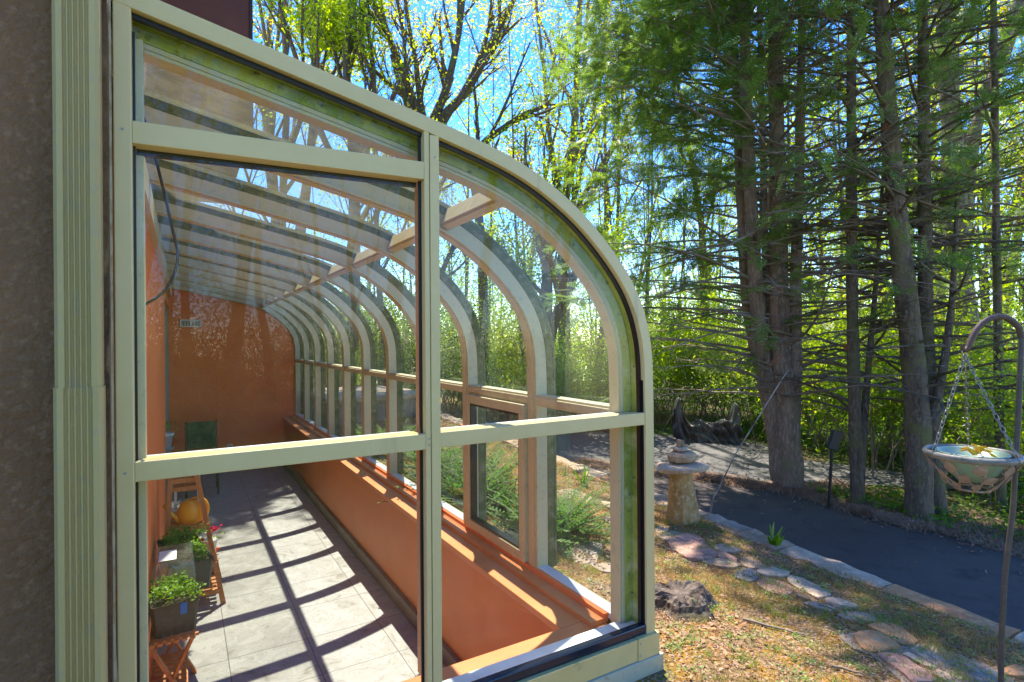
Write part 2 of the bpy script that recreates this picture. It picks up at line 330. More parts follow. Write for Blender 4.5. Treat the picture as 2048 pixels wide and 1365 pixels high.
# ---- sunroom floor
FZ = -2.05
TILE = bpy.data.materials.new('stone_tiles'); TILE.use_nodes = True
def _tm():
    n = TILE.node_tree.nodes; l = TILE.node_tree.links; p = n['Principled BSDF']; p.inputs['Roughness'].default_value = .38
    co = n.new('ShaderNodeTexCoord'); sp = n.new('ShaderNodeSeparateXYZ'); l.new(co.outputs['Object'], sp.inputs[0])
    def line(sock, off, per):
        a = n.new('ShaderNodeMath'); a.operation = 'SUBTRACT'; l.new(sock, a.inputs[0]); a.inputs[1].default_value = off
        b = n.new('ShaderNodeMath'); b.operation = 'PINGPONG'; l.new(a.outputs[0], b.inputs[0]); b.inputs[1].default_value = per/2
        c = n.new('ShaderNodeMath'); c.operation = 'LESS_THAN'; l.new(b.outputs[0], c.inputs[0]); c.inputs[1].default_value = .0028; return c.outputs[0]
    m_ = n.new('ShaderNodeMath'); m_.operation = 'MAXIMUM'; l.new(line(sp.outputs[0], .241, .485), m_.inputs[0]); l.new(line(sp.outputs[1], 4.50, .482), m_.inputs[1])
    # cell id -> offset the marble so tiles differ
    fl = n.new('ShaderNodeVectorMath'); fl.operation = 'FLOOR'
    mp = n.new('ShaderNodeMapping'); mp.vector_type = 'POINT'; mp.inputs['Location'].default_value = (-.241/.485, -4.5/.482, 0); mp.inputs['Scale'].default_value = (1/.485, 1/.482, 1); l.new(co.outputs['Object'], mp.inputs[0]); l.new(mp.outputs[0], fl.inputs[0])
    wn = n.new('ShaderNodeTexWhiteNoise'); l.new(fl.outputs[0], wn.inputs['Vector'])
    ad = n.new('ShaderNodeVectorMath'); ad.operation = 'MULTIPLY_ADD'; l.new(wn.outputs['Color'], ad.inputs[0]); ad.inputs[1].default_value = (9,9,9); l.new(co.outputs['Object'], ad.inputs[2])
    t = n.new('ShaderNodeTexNoise'); t.inputs['Scale'].default_value = 4.5; t.inputs['Detail'].default_value = 9; t.inputs['Roughness'].default_value = .68; t.inputs['Distortion'].default_value = 1.6; l.new(ad.outputs[0], t.inputs['Vector'])
    cr = n.new('ShaderNodeValToRGB'); e = cr.color_ramp.elements; e[0].position = .3; e[0].color = (.165,.15,.125,1); e[1].position = .68; e[1].color = (.34,.33,.315,1)
    for q, c in ((.42,(.28,.27,.25,1)),(.5,(.325,.32,.305,1)),(.515,(.20,.185,.16,1)),(.53,(.335,.33,.315,1))): k = e.new(q); k.color = c
    l.new(t.outputs[0], cr.inputs[0])
    x = n.new('ShaderNodeMixRGB'); l.new(m_.outputs[0], x.inputs[0]); l.new(cr.outputs[0], x.inputs[1]); x.inputs[2].default_value = (.10,.095,.09,1); l.new(x.outputs[0], p.inputs['Base Color'])
_tm()
tag(MB().add([(-3,1.74,FZ),(1.5,1.74,FZ),(1.5,9.9,FZ),(-3,9.9,FZ)], [(0,1,2,3)]).build('sunroom_floor', TILE), kind='structure')

# ---- house
house = tag(empty('house', (-2,2,-1.4)), 'brown stucco house whose orange-painted wall backs the glass sunroom', 'house')
MB().box((-5,1.68,-1.5),(-.157,1.86,6.5)).build('exterior_wall', STUCCO, house)
MB().box((-.172,1.655,-1.5),(-.152,1.735,6.4)).build('trim_board', RAWWOOD, house)
rng = np.random.default_rng(5)
k = 90; zz = np.linspace(-1.45, 2.0, k); xe = -.1425+.004*rng.standard_normal(k).cumsum()*.35; xe = -.143+np.clip(xe+.1425, -.005, .008)
Vv = np.concatenate([np.stack([np.full(k,-.152), np.full(k,1.684), zz], 1), np.stack([xe, np.full(k,1.698), zz], 1)])
MB().add(Vv, np.array([[i, i+k, i+k+1, i+1] for i in range(k-1)])).build('caulk_bead', CAULK, house)
WX = -.17
b = MB().box((WX-.14,1.86,FZ),(WX,7.3,.80)); b.build('interior_wall', ORANGE, house)
MB().box((WX-.14,7.3,.50),(WX,9.8,.80)).build('header', ORANGE, house)
MB().box((WX+.0,1.90,.66),(WX+.035,9.8,.80)).build('ledger_board', INNER, house)
MB().box((WX,1.80,FZ),(-.118,1.99,.70)).build('wall_return', mat('sunlit_orange_paint', (.66,.33,.16), .6), house)  # same orange as the wall, with sunlight put into the peach colour
MB().box((-3,9.8,FZ),(1.68,9.95,1.3)).build('far_wall', ORANGE, house)
MB().box((-3.15,1.86,FZ),(-3,9.95,.8)).build('back_wall', ORANGE, house)
MB().box((-3,1.88,.78),(WX-.14,9.8,.86)).build('ceiling', WHITE, house)
MB().box((WX-.3,1.86,.86),(WX-.002,9.95,6.5)).build('upper_wall', SIDING, house)
MB().box((-2.4,6.0,2.06),(.60,9.4,6.5)).build('overhanging_bay', SIDING, house, .01)
MB().box((.585,5.985,2.05),(.612,6.02,6.5)).build('corner_trim', mat('corner_trim', (.04,.02,.016), .6), house)
dr = MB(); dr.box((WX-.06,7.34,FZ),(WX-.02,7.40,.5)); dr.box((WX-.07,8.2,FZ),(WX-.01,8.27,.49)); dr.box((WX-.07,9.70,FZ),(WX-.012,9.78,.49)); dr.box((WX-.055,7.4,FZ),(WX-.022,9.7,FZ+.05))
drf = dr.build('sliding_door', GREYM, house)
MB().add([(WX-.04,7.4,FZ+.05),(WX-.04,9.7,FZ+.05),(WX-.04,9.7,.49),(WX-.04,7.4,.49)], [(0,1,2,3)]).build('pane', GLASS_F, drf)
MB().box((WX+.0,1.99,FZ),(WX+.012,7.3,FZ+.09)).build('baseboard', ORANGE_L, house)

# downspout
ds = tag(empty('downspout', (-.205,1.62,-1.4)), 'ribbed sage green downspout against the brown stucco wall', 'downspout')
def spout(z0, z1, x0, x1, y0):
    n = 5; wdt = x1-x0; pts = [(x0, 1.678), (x0, y0+.012), (x0+.008, y0)]
    for i in range(n):
        c = x0+.018+(wdt-.036)*(i+.5)/n; h = (wdt-.036)/n
        pts += [(c-h*.42, y0), (c-h*.22, y0+.006), (c+h*.22, y0+.006), (c+h*.42, y0)]
    pts += [(x1-.008, y0), (x1, y0+.012), (x1, 1.678)]
    k = len(pts); V = [(x, y, z) for z in (z0, z1) for x, y in pts]
    return MB().add(V, [(i, i+1, i+1+k, i+k) for i in range(k-1)])
spout(-.105, 6.4, -.250, -.163, 1.600).build('upper_pipe', DOWN, ds)
spout(-1.5, -.103, -.2525, -.1605, 1.5975).build('lower_pipe', DOWN, ds)
st = MB().box((-.256,1.590,-.925),(-.157,1.598,-.893)).build('strap', DOWN, ds, .002)


RSC = mat('rusty_screw', (.12,.05,.02), .7)
for x, z in ((-.220,-.906),(-.188,-.911)):
    an = np.arange(8)*math.pi/4; MB().add([(x+.004*math.cos(a), 1.5895, z+.004*math.sin(a)) for a in an], [list(range(8))[::-1]]).build('screw', RSC, st)

# =================================================================== SUNROOM
sr = tag(empty('sunroom', (.8,1.7,-1.38)), 'curved-eave glass sunroom with sage green frame built against the house', 'sunroom')
raw = np.array([(-.172,.902),(-.13,.893),(-.03,.872),(.167,.833),(.442,.776),(.782,.702),(.962,.657),(1.087,.613),(1.196,.560),(1.313,.487),(1.41,.408),(1.512,.308),(1.592,.205),(1.642,.105),(1.672,.0),(1.684,-.10),(1.688,-.265),(1.689,-.7),(1.689,-1.223)])
def smooth_profile():
    out = []
    for i in range(len(raw)-1):
        p0 = raw[max(i-1,0)]; p1 = raw[i]; p2 = raw[i+1]; p3 = raw[min(i+2, len(raw)-1)]
        for t in np.linspace(0, 1, 5)[:-1]:
            out.append(.5*((2*p1)+(-p0+p2)*t+(2*p0-5*p1+4*p2-p3)*t*t+(-p0+3*p1-3*p2+p3)*t**3))
    out.append(raw[-1]); out = np.array(out)
    for _ in range(6): out[1:-1] = (out[:-2]+2*out[1:-1]+out[2:])/4
    return out
PR = smooth_profile()
TN = np.gradient(PR, axis=0); TN /= np.linalg.norm(TN, axis=1)[:, None]
NI = np.stack([TN[:, 1], -TN[:, 0]], 1)      # inward normal
def sweep(mb, a, b, y0, y1, i0=0, i1=None, m=0):
    i1 = len(PR)-1 if i1 is None else i1
    A = PR[i0:i1+1]+NI[i0:i1+1]*a; B = PR[i0:i1+1]+NI[i0:i1+1]*b; k = len(A)
    V = [(p[0], y, p[1]) for S, y in ((A,y0),(A,y1),(B,y1),(B,y0)) for p in S]
    F = [(r*k+i, r*k+i+1, ((r+1)%4)*k+i+1, ((r+1)%4)*k+i) for r in range(4) for i in range(k-1)]
    mb.add(V, [f[::-1] for f in F], m); mb.add([V[0],V[k],V[2*k],V[3*k]], [(0,1,2,3)], m); mb.add([V[k-1],V[2*k-1],V[3*k-1],V[4*k-1]], [(3,2,1,0)], m)
    return mb
def idx(x=None, z=None):
    if x is not None: return int(np.argmin(abs(PR[:, 0]-x)))
    return int(np.argmin(abs(PR[:, 1]-z)+(PR[:, 0] < 1.5)*9))
IJ = idx(x=1.41)                              # joint in the end cap
Y0 = 1.70
e = MB(); sweep(e, 0, .042, Y0, Y0+.045, 0, IJ); e.build('end_arch', SAGE, sr, .002)
e = MB(); sweep(e, .0005, .0425, Y0-.0005, Y0+.045, IJ+0, None); e.build('end_arch', SAGE, sr, .002)
e = MB(); sweep(e, -.010, -.0005, Y0+.006, Y0+.14); e.build('roof_edge_flange', SAGE, sr)
e = MB(); sweep(e, .043, .054, Y0+.022, Y0+.040); e.build('arch_gasket', BLACK, sr)
e = MB(); sweep(e, .030, .036, Y0+.046, 1.815); e.build('algae_strip', ALGAE, sr)
e = MB(); sweep(e, .0365, .076, 1.790, 1.8145); e.build('algae_strip', ALGAE, sr)
e = MB(); sweep(e, .0365, .088, 1.815, 1.865); sweep(e, .0765, .090, 1.793, 1.8145); sweep(e, .0905, .101, 1.797, 1.858); e.build('end_rafter', INNER, sr, .0015)
# end wall members
def ztop(x, off=.0):
    P = PR+NI*off; i = np.arange(len(P)); ok = np.argsort(P[:, 0]); return float(np.interp(x, P[ok, 0], P[ok, 1]))
e = MB().box((-.146,Y0+.001,-1.222),(-.107,Y0+.06,.858)); e.build('jamb', SAGE, sr, .003)
e = MB().box((.680,Y0+.002,-1.222),(.6965,Y0+.06,ztop(.68,.04))); e.box((.6965,Y0+.006,-1.222),(.6995,Y0+.05,ztop(.69,.04))); e.box((.6995,Y0+.0005,-1.222),(.7315,Y0+.06,ztop(.73,.04)))
e.build('mullion', SAGE, sr, .0015)
MB().box((.706,Y0+.062,-1.17),(.738,1.862,ztop(.74,.09))).build('inner_mullion', PEACH, sr, .002)
MB().box((-.107,Y0+.064,-1.17),(-.085,1.80,.80)).build('inner_jamb', INNER, sr, .002)
g = MB().box((.671,Y0+.03,-1.2),(.680,Y0+.038,ztop(.68,.04))).box((-.1065,Y0+.03,-1.2),(-.101,Y0+.038,.8)); g.build('mullion_gasket', BLACK, sr)
for x, z in ((.690,-.322),(.690,-.342),(.716,.60),(-.127,-.331),(-.127,.535),(.716,-1.20),(-.127,-1.20)):
    an = np.arange(10)*math.pi/5; MB().add([(x+.0036*math.cos(a), Y0-.0004, z+.0036*math.sin(a)) for a in an], [list(range(10))[::-1]]).build('screw', GREYM, sr)
# rails: left and right, slightly different levels, and the transom
for (x0,x1) in ((-.107,.680),(.7315,1.652)):
    e = MB().box((x0,Y0+.003,-.3565),(x1,Y0+.05,-.3060)).box((x0,Y0+.05,-.352),(x1,Y0+.115,-.3115)); e.build('middle_rail', SAGE, sr, .002)
    MB().box((x0+.004,Y0+.116,-.349),(x1-.004,1.845,-.314)).build('inner_rail', SILLW, sr, .002)
V = []
for y in (Y0+.003, Y0+.055):
    V += [(-.107,y,.505),(.680,y,.5235),(.680,y,.5805),(-.107,y,.562)]
MB().add(V, [(0,1,2,3),(7,6,5,4),(0,4,5,1),(1,5,6,2),(2,6,7,3),(3,7,4,0)]).build('transom', SAGE, sr, .002)
V = []
for y in (Y0+.056, Y0+.075):
    V += [(-.1,y,.492),(.672,y,.511),(.672,y,.5265),(-.1,y,.507)]
MB().add(V, [(0,1,2,3),(7,6,5,4),(0,4,5,1),(1,5,6,2),(2,6,7,3),(3,7,4,0)]).build('transom_gasket', BLACK, sr)
# end panes
GY = Y0+.044
def pane(name, x0, x1, lo, hi, y=GY, m=None, n=24):
    xs = np.linspace(x0, x1, n); V = [(x, y, lo(x)) for x in xs]+[(x, y, max(hi(x), lo(x)+.001)) for x in xs]
    return MB().add(V, [(i, i+1, i+1+n, i+n) for i in range(n-1)]).build(name, m or GLASS_E, sr)
tr = lambda x: .52+(x+.107)*.0235
pane('transom_pane', -.107, .68, lambda x: tr(x)+.012, lambda x: ztop(x, .035))
pane('tall_pane', -.107, .68, lambda x: -.33, lambda x: tr(x))
pane('lower_pane', -.107, .68, lambda x: -1.21, lambda x: -.34)
pane('curved_pane', .7315, 1.652, lambda x: -.33, lambda x: ztop(x, .035), n=60)
pane('lower_pane', .7315, 1.652, lambda x: -1.19, lambda x: -.34)
# end-wall base: sill, channel, gasket, kick board, footing
MB().box((-.10,1.752,-1.235),(1.61,1.823,-1.207)).build('end_sill', SILLW, sr, .003)
MB().box((-.10,Y0+.0405,-1.222),(1.65,1.7515,-1.209)).build('glazing_channel', DIRTY, sr)
e = MB().box((-.107,Y0+.004,-1.225),(1.652,Y0+.038,-1.185)); e.build('bottom_gasket', BGLOSS, sr, .006)
MB().box((1.6435,Y0+.010,-1.2),(1.6525,Y0+.036,-.02)).build('corner_gasket', BLACK, sr)
e = MB().box((-.15,Y0-.012,-1.312),(1.585,Y0+.06,-1.2255)); e.build('kick_board', SAGE_W, sr, .002)
e = MB().box((1.5865,Y0-.015,-1.313),(1.705,Y0+.06,-1.2235)); kb = e.build('kick_board', SAGE_W, sr, .002)
for z in (-1.243, -1.292):
    an = np.arange(10)*math.pi/5; MB().add([(1.597+.0045*math.cos(a), Y0-.0157, z+.0045*math.sin(a)) for a in an], [list(range(10))[::-1]]).build('screw', GREYM, kb)
MB().box((-.16,Y0-.022,-1.50),(1.722,Y0+.06,-1.3135)).build('footing', CONC, sr, .004)
# front base
MB().box((1.635,Y0+.06,-1.312),(1.704,9.8,-1.2235)).build('kick_board', SAGE_W, sr, .002)
MB().box((1.60,Y0+.06,-1.55),(1.720,9.8,-1.3135)).build('footing', CONC, sr)
MB().box((1.610,1.7515,-1.235),(1.676,9.8,-1.2065)).build('front_sill', SILLW, sr, .003)
# kneewall and ledges
MB().box((1.44,1.95,FZ),(1.62,9.8,-1.285)).build('kneewall', KNEE, sr)
MB().box((-.17,1.762,FZ),(1.62,1.945,-1.285)).build('kneewall', KNEE, sr)
MB().box((1.400,1.966,-1.2845),(1.60,9.8,-1.250)).build('ledge', ORANGE_L, sr, .004)
MB().box((-.17,1.764,-1.2845),(1.60,1.965,-1.2502)).build('ledge', ORANGE_L, sr, .004)
MB().box((1.515,1.90,-1.2495),(1.6095,9.8,-1.228)).build('sill_riser', ORANGE_L, sr)
MB().box((1.585,1.90,-1.2275),(1.6095,9.8,-1.2085)).build('sill_riser', ORANGE, sr)
MB().box((1.405,1.95,FZ),(1.44,9.8,FZ+.11)).build('skirting', mat('grey_skirting', (.16,.13,.11), .5), sr, .004)
# rafters
RY = [2.50+.81*i for i in range(9)]
YE = 9.76
for y in RY+[YE]:
    e = MB(); sweep(e, .012, .078, y-.033, y+.033, m=0); sweep(e, -.030, .0118, y-.035, y+.035, m=1); sweep(e, .078, .088, y-.045, y+.045, m=0); sweep(e, .0885, .093, y-.022, y+.022, m=0)
    sweep(e, -.045, -.031, y-.036, y+.036, m=1)
    e.build('rafter', [INNER, MOSSD], sr, .0015)
IP = idx(x=1.10); IR = idx(z=-.30); IB = idx(z=-1.18)
ys = [1.84]+RY+[YE]
tp = PR[IP]; tt = TN[IP]; nn = NI[IP]
for i in range(len(ys)-1):
    a, b_ = ys[i]+.034, ys[i+1]-.034
    e = MB()
    for (s0, s1, o0, o1) in ((-.028,.028,-.021,.060),(-.018,.018,.060,.070)):
        V = []
        for y in (a, b_):
            for s, o in ((s0,o0),(s1,o0),(s1,o1),(s0,o1)):
                p = tp+tt*s+nn*o; V.append((p[0], y, p[1]))
        e.add(V, [(0,1,2,3),(7,6,5,4),(0,4,5,1),(1,5,6,2),(2,6,7,3),(3,7,4,0)])
    e.build('purlin', INNER, sr, .002)
    e = MB().box((1.602,a,-.350),(1.672,b_,-.293)).box((1.594,a,-.338),(1.602,b_,-.305)); e.build('front_rail', INNER, sr, .003)
    for nm, i0, i1, mm in (('roof_pane', 2, IP, GLASS_R), ('curved_pane', IP, IR, GLASS_F), ('front_pane', IR, IB, GLASS_F)):
        A = PR[i0:i1+1]-NI[i0:i1+1]*.022; k = len(A)
        V = [(p[0], y, p[1]) for y in (a-.01, b_+.01) for p in A]
        MB().add(V, [(j, j+1, j+1+k, j+k) for j in range(k-1)], 0, True).build(nm, mm, sr)
# opening sash in the second bay, screen frame
def frame_yz(mb, x0, x1, y0, y1, z0, z1, t):
    mb.box((x0,y0,z0),(x1,y1,z0+t)); mb.box((x0,y0,z1-t),(x1,y1,z1)); mb.box((x0,y0,z0+t),(x1,y0+t,z1-t)); mb.box((x0,y1-t,z0+t),(x1,y1,z1-t)); return mb
frame_yz(MB(), 1.575, 1.632, 2.548, 3.262, -1.204, -.352, .052).build('window_sash', INNER, sr, .003)
frame_yz(MB(), 1.583, 1.625, 2.601, 3.209, -1.151, -.405, .014).build('sash_gasket', BLACK, sr)

# =================================================================== inside the sunroom
vent = tag(empty('wall_vent', (.11,9.79,.278)), 'white rectangular air vent high on the orange far wall', 'vent')
frame = MB()
frame.box((-.03,9.775,.22),(.25,9.799,.336)); frame.build('frame', WHITE, vent, .003)
s = MB()
for i in range(13):
    x = -.012+i*.0195
    if i in (6,): continue
    s.box((x,9.772,.237),(x+.011,9.7745,.318))
s.build('slats', VENTD, vent)
ol = tag(empty('wall_outlet', (.63,9.79,-1.68)), 'white electrical outlet low on the orange far wall', 'outlet')
MB().box((.59,9.785,-1.74),(.67,9.799,-1.62)).build('cover_plate', WHITE, ol, .003)
MB().box((.61,9.782,-1.725),(.65,9.7845,-1.69)).box((.61,9.782,-1.67),(.65,9.7845,-1.635)).build('socket', GREYM, ol)
P = np.array([(-.13,1.93,.80),(-.112,1.95,.72),(-.078,1.95,.60),(-.045,1.95,.45),(-.025,1.95,.34),(-.008,1.95,.265),(-.018,1.95,.20),(-.055,1.95,.135),(-.118,1.98,.098)])
Pf = np.array([np.array([np.interp(t, np.arange(len(P)), P[:, j]) for j in range(3)]) for t in np.linspace(0, len(P)-1, 40)])
for _ in range(4): Pf[1:-1] = (Pf[:-2]+2*Pf[1:-1]+Pf[2:])/4
tag(MB().tube(Pf, .0042, 8).build('cable', CABLE), 'black cable dangling in an arc from the roof beside the orange wall', 'cable')

def leaves(C_, size, rng, flat=.0, aspect=.55, jitter=.4):
    N = len(C_); a = rng.standard_normal((N,3)); a[:, 2] *= (1-flat); a /= np.linalg.norm(a, axis=1)[:, None]
    b_ = rng.standard_normal((N,3)); b_ -= a*(a*b_).sum(1)[:, None]; b_[:, 2] *= (1-flat); b_ /= np.linalg.norm(b_, axis=1)[:, None]+1e-9
    s = size*(1+jitter*rng.uniform(-1,1,N))[:, None]
    nrm = np.cross(a, b_)
    V = np.stack([C_, C_+a*s*.45+b_*s*aspect*.5+nrm*s*.08, C_+a*s, C_+a*s*.45-b_*s*aspect*.5+nrm*s*.08], 1)
    return V.reshape(-1,3), np.arange(N*4).reshape(-1,4)
def planter(name, loc, rz, sx, sy, h, label, herb, nleaf, seed, tape=False):
    o = tag(empty(name, loc, 0), label, 'planter')
    c_, s_ = math.cos(rz), math.sin(rz); rg = np.random.default_rng(seed)
    def T(V): V = np.asarray(V, float); return np.stack([loc[0]+V[:, 0]*c_-V[:, 1]*s_, loc[1]+V[:, 0]*s_+V[:, 1]*c_, loc[2]+V[:, 2]], 1)
    rings = [(.84,0),(.86,.0),(.97,h*.93),(1.0,h*.93),(1.0,h),(.95,h),(.84,h*.2)]
    V = []; 
    for f, z in rings:
        ex, ey = sx/2*f, sy/2*f; cr = .012
        V += [(-ex+cr,-ey,z),(ex-cr,-ey,z),(ex,-ey+cr,z),(ex,ey-cr,z),(ex-cr,ey,z),(-ex+cr,ey,z),(-ex,ey-cr,z),(-ex,-ey+cr,z)]
    k = 8; F = [(r*k+i, r*k+(i+1)%k, (r+1)*k+(i+1)%k, (r+1)*k+i) for r in range(len(rings)-1) for i in range(k)]+[list(range(8))[::-1]]
    MB().add(T(V), F).build('tub', PLASTIC, o)
    zs = h*.86; ex, ey = sx/2*.93, sy/2*.93
    MB().add(T([(-ex,-ey,zs),(ex,-ey,zs),(ex,ey,zs),(-ex,ey,zs)]), [(0,1,2,3)]).build('soil', SOIL, o)
    mb = MB(); cs = []
    for i in range(46):
        x, y = rg.uniform(-ex,ex)*.92, rg.uniform(-ey,ey)*.92; hh = rg.uniform(.03,.085); dx, dy = rg.normal(0,.022,2)
        P_ = T([(x,y,zs),(x+dx*.4,y+dy*.4,zs+hh*.6),(x+dx,y+dy,zs+hh)]); mb.tube(P_, .0011, 3, 0)
        for t in range(nleaf//46): cs.append(P_[2]+rg.normal(0,.014,3))
    V, F = leaves(np.array(cs), .018, rg, flat=.5, aspect=.8); mb.add(V, F, 0); mb.build('foliage', LEAF_H, o)
    if tape:
        MB().add(T([(.02,-sy/2*.99,h*.62),(.052,-sy/2*.99,h*.62),(.052,-sy/2*1.012,h*.97),(.02,-sy/2*1.012,h*.97)]), [(0,1,2,3)]).build('tape', BLUE, o)
    return o
planter('planter', (-.055,3.62,-1.572), .10, .225, .30, .175, 'black plastic planter of seedlings with a blue tape square, nearest the glass', 1, 900, 1, True)
planter('planter', (.0,4.28,-1.562), .16, .235, .62, .19, 'long black planter of green herbs behind the blue-taped planter', 1, 1500, 2)
# clear dome lid resting on the planters
d = MB(); V = []
for f, z in ((1,0),(.985,.012),(.88,.10),(.80,.108)):
    ex, ey = .115*f, .21*f; V += [(-.115-ex*.0-ex+.06, 3.93-ey, -1.385+z), (-.055+ex, 3.93-ey, -1.385+z), (-.055+ex, 3.93+ey, -1.385+z), (-.115-ex+.06, 3.93+ey, -1.385+z)]
dome = tag(empty('propagator_lid', (-.055,3.93,-1.385)), 'clear plastic dome lid lying across the two black planters', 'plastic lid')
MB().add(V, [(r*4+i, r*4+(i+1)%4, (r+1)*4+(i+1)%4, (r+1)*4+i) for r in range(3) for i in range(4)]+[(12,13,14,15)]).build('shell', CLEARP, dome)
MB().add([(-.13,3.82,-1.2765),(-.04,3.82,-1.2765),(-.04,4.0,-1.2765),(-.13,4.0,-1.2765)], [(0,1,2,3)]).build('paper_label', WHITE, dome)
# folding stand
sd = tag(empty('plant_stand', (-.05,3.8,FZ)), 'folding slatted wooden stand with crossed legs under the black planters', 'plant stand')
for y in (3.50, 3.97):
    MB().beam((-.165,y,-1.60),(.055,y,FZ+.002),.016,.034,(0,1,0)).build('leg', CEDARW, sd)
    MB().beam((.045,y+.018,-1.60),(-.165,y+.018,FZ+.002),.016,.034,(0,1,0)).build('leg', CEDARW, sd)
for y in (3.49,4.0): MB().box((-.165,y-.008,-1.600),(.065,y+.008,-1.585)).build('top_rail', CEDARW, sd)
t = MB()
for i in range(6): t.box((-.16+i*.037,3.42,-1.584),(-.16+i*.037+.024,4.62,-1.573))
t.build('top_slats', CEDARW, sd)
t = MB()
for i in range(9): t.box((-.165,3.44+i*.06,-1.895),(.008,3.44+i*.06+.034,-1.883))
t.box((.0,3.43,-1.91),(.014,3.98,-1.896)); t.box((-.165,3.43,-1.91),(-.15,3.98,-1.896))
t.build('lower_shelf', CEDARW, sd)
for y in (4.58,): 
    MB().beam((-.165,y,-1.60),(.03,y,FZ+.002),.016,.034,(0,1,0)).build('leg', CEDARW, sd)
    MB().beam((.04,y+.018,-1.60),(-.165,y+.018,FZ+.002),.016,.034,(0,1,0)).build('leg', CEDARW, sd)
# ladder shelf
ls = tag(empty('ladder_shelf', (.05,5.1,FZ)), 'orange-brown wooden A-frame ladder shelf holding the watering can', 'ladder shelf')
LT = -1.03
for (x0, x1) in ((-.085,-.145),(.085,.262)):
    MB().beam((x0,4.98,LT),(x1,4.90,FZ+.002),.034,.020,(0,1,0)).build('front_leg', CEDARW, ls)
    MB().beam((x0,5.04,LT),(x1,5.42,FZ+.002),.034,.020,(0,1,0)).build('rear_leg', CEDARW, ls)
def shelf(z, x0, x1, y0, y1, n):
    t = MB()
    for i in range(n):
        yy = y0+(y1-y0)*i/n; t.box((x0,yy,z-.012),(x1,yy+(y1-y0)/n*.62,z))
    t.box((x0-.004,y0-.012,z-.03),(x1+.004,y0-.001,z+.004)); t.box((x0-.004,y1,z-.03),(x1+.004,y1+.011,z+.004)); return t.build('shelf', CEDARW, ls)
shelf(LT-.03, -.08, .08, 4.99, 5.06, 2); shelf(-1.12, -.08, .095, 4.98, 5.08, 2)
shelf(-1.415, -.095, .165, 4.93, 5.20, 5); shelf(-1.72, -.11, .215, 4.91, 5.30, 6); shelf(-1.93, -.12, .235, 4.90, 5.36, 6)
# watering can
wc = tag(empty('watering_can', (.03,5.0,-1.41)), 'bright orange plastic watering can on the ladder shelf', 'watering can')
MB().lathe([(.001,0),(.072,0),(.088,.012),(.094,.06),(.088,.115),(.066,.155),(.045,.17),(.045,.176),(.038,.176),(.038,.16)], (.045,5.03,-1.414), 24, sy=.8).build('body', CANM, wc)
MB().tube([(-.03,5.02,-1.385),(-.075,5.01,-1.335),(-.115,4.99,-1.27),(-.13,4.985,-1.245)], [.024,.016,.012,.016], 10).build('spout', CANM, wc)
an = np.linspace(2.6, -1.25, 22)
MB().tube([(.085+.082*math.cos(a), 5.03, -1.325+.10*math.sin(a)) for a in an], .0095, 8).build('handle', CANM, wc)
def pot(name, x, y, z, r, h, label, pm, flower=None, seed=0, nl=60, lm=None):
    o = tag(empty(name, (x,y,z)), label, 'flowerpot'); rg = np.random.default_rng(seed)
    MB().lathe([(.001,0),(r*.7,0),(r*.95,h*.8),(r*1.06,h*.8),(r*1.06,h),(r*.95,h),(r*.9,h*.86),(.001,h*.86)], (x,y,z), 20).build('pot', pm, o)
    if nl:
        cs = np.array([x,y,z+h])+rg.normal(0,1,(nl,3))*np.array([r*.8,r*.8,r*.5])+np.array([0,0,r*.6]); V, F = leaves(cs, r*.5, rg, .3, .8)
        MB().add(V, F).build('foliage', lm or LEAF_H, o)
    if flower:
        cs = np.array([x,y,z+h+r*1.6])+rg.normal(0,1,(26,3))*r*.28+np.array([r*.5,0,0]); V, F = leaves(cs, r*.42, rg, 0, 1)
        f = MB().add(V, F); f.tube([(x,y,z+h*.8),(x+r*.2,y,z+h+r*.8),(x+r*.5,y,z+h+r*1.6)], .002, 4); f.build('blossom', flower, o)
    return o
RED = leafmat('crimson_petals', [(.5,.01,.05),(.62,.02,.08)], .4); ORF = leafmat('orange_petals', [(.7,.12,.02),(.75,.2,.03)], .4)
pot('flowerpot', .055, 5.10, -1.719, .085, .13, 'terracotta pot in the middle of the ladder shelf', TERRA, None, 3, 20)
pot('flowerpot', .185, 5.15, -1.719, .05, .11, 'small white pot with a crimson flower on the ladder shelf', WHITE, RED, 4, 20)
pot('flowerpot', .195, 5.28, -1.93, .05, .10, 'small pot with an orange flower low on the ladder shelf', TERRA, ORF, 5, 20)
pot('flowerpot', -.045, 5.12, -1.414, .04, .09, 'small white pot beside the spout of the watering can', WHITE, None, 6, 12)
# things by the opening in the orange wall
pl = tag(empty('pedestal', (-.155,7.6,FZ)), 'slim grey pedestal standing by the opening in the orange wall', 'pedestal')
MB().lathe([(.001,0),(.10,0),(.10,.03),(.05,.06),(.05,.74),(.09,.78),(.09,.80),(.001,.80)], (-.19,7.75,FZ), 18).build('column', GREYM, pl)
pot('potted_plant', -.19, 7.75, FZ+.80, .09, .17, 'leafy houseplant in a white pot on the slim grey pedestal', WHITE, None, 8, 70, LEAF_D)
ch = tag(empty('stand_in_chair', (.2,8.7,FZ)), 'dark chair standing in for a cabinet with green reflections painted on, by the far wall', 'chair')  # chair form stands in for a dark cabinet that mirrors the garden
GRN = mat('dark_green_paint', (.02,.05,.035), .25)
for x in (.03,.40):
    for y in (8.45,8.85): MB().box((x-.012,y-.012,FZ),(x+.012,y+.012,FZ+(.45 if y < 8.6 else .95))).build('leg', GRN, ch)
t = MB()
for i in range(6): t.box((.03,8.44+i*.068,FZ+.45),(.40,8.44+i*.068+.05,FZ+.465))
t.build('seat', GRN, ch)
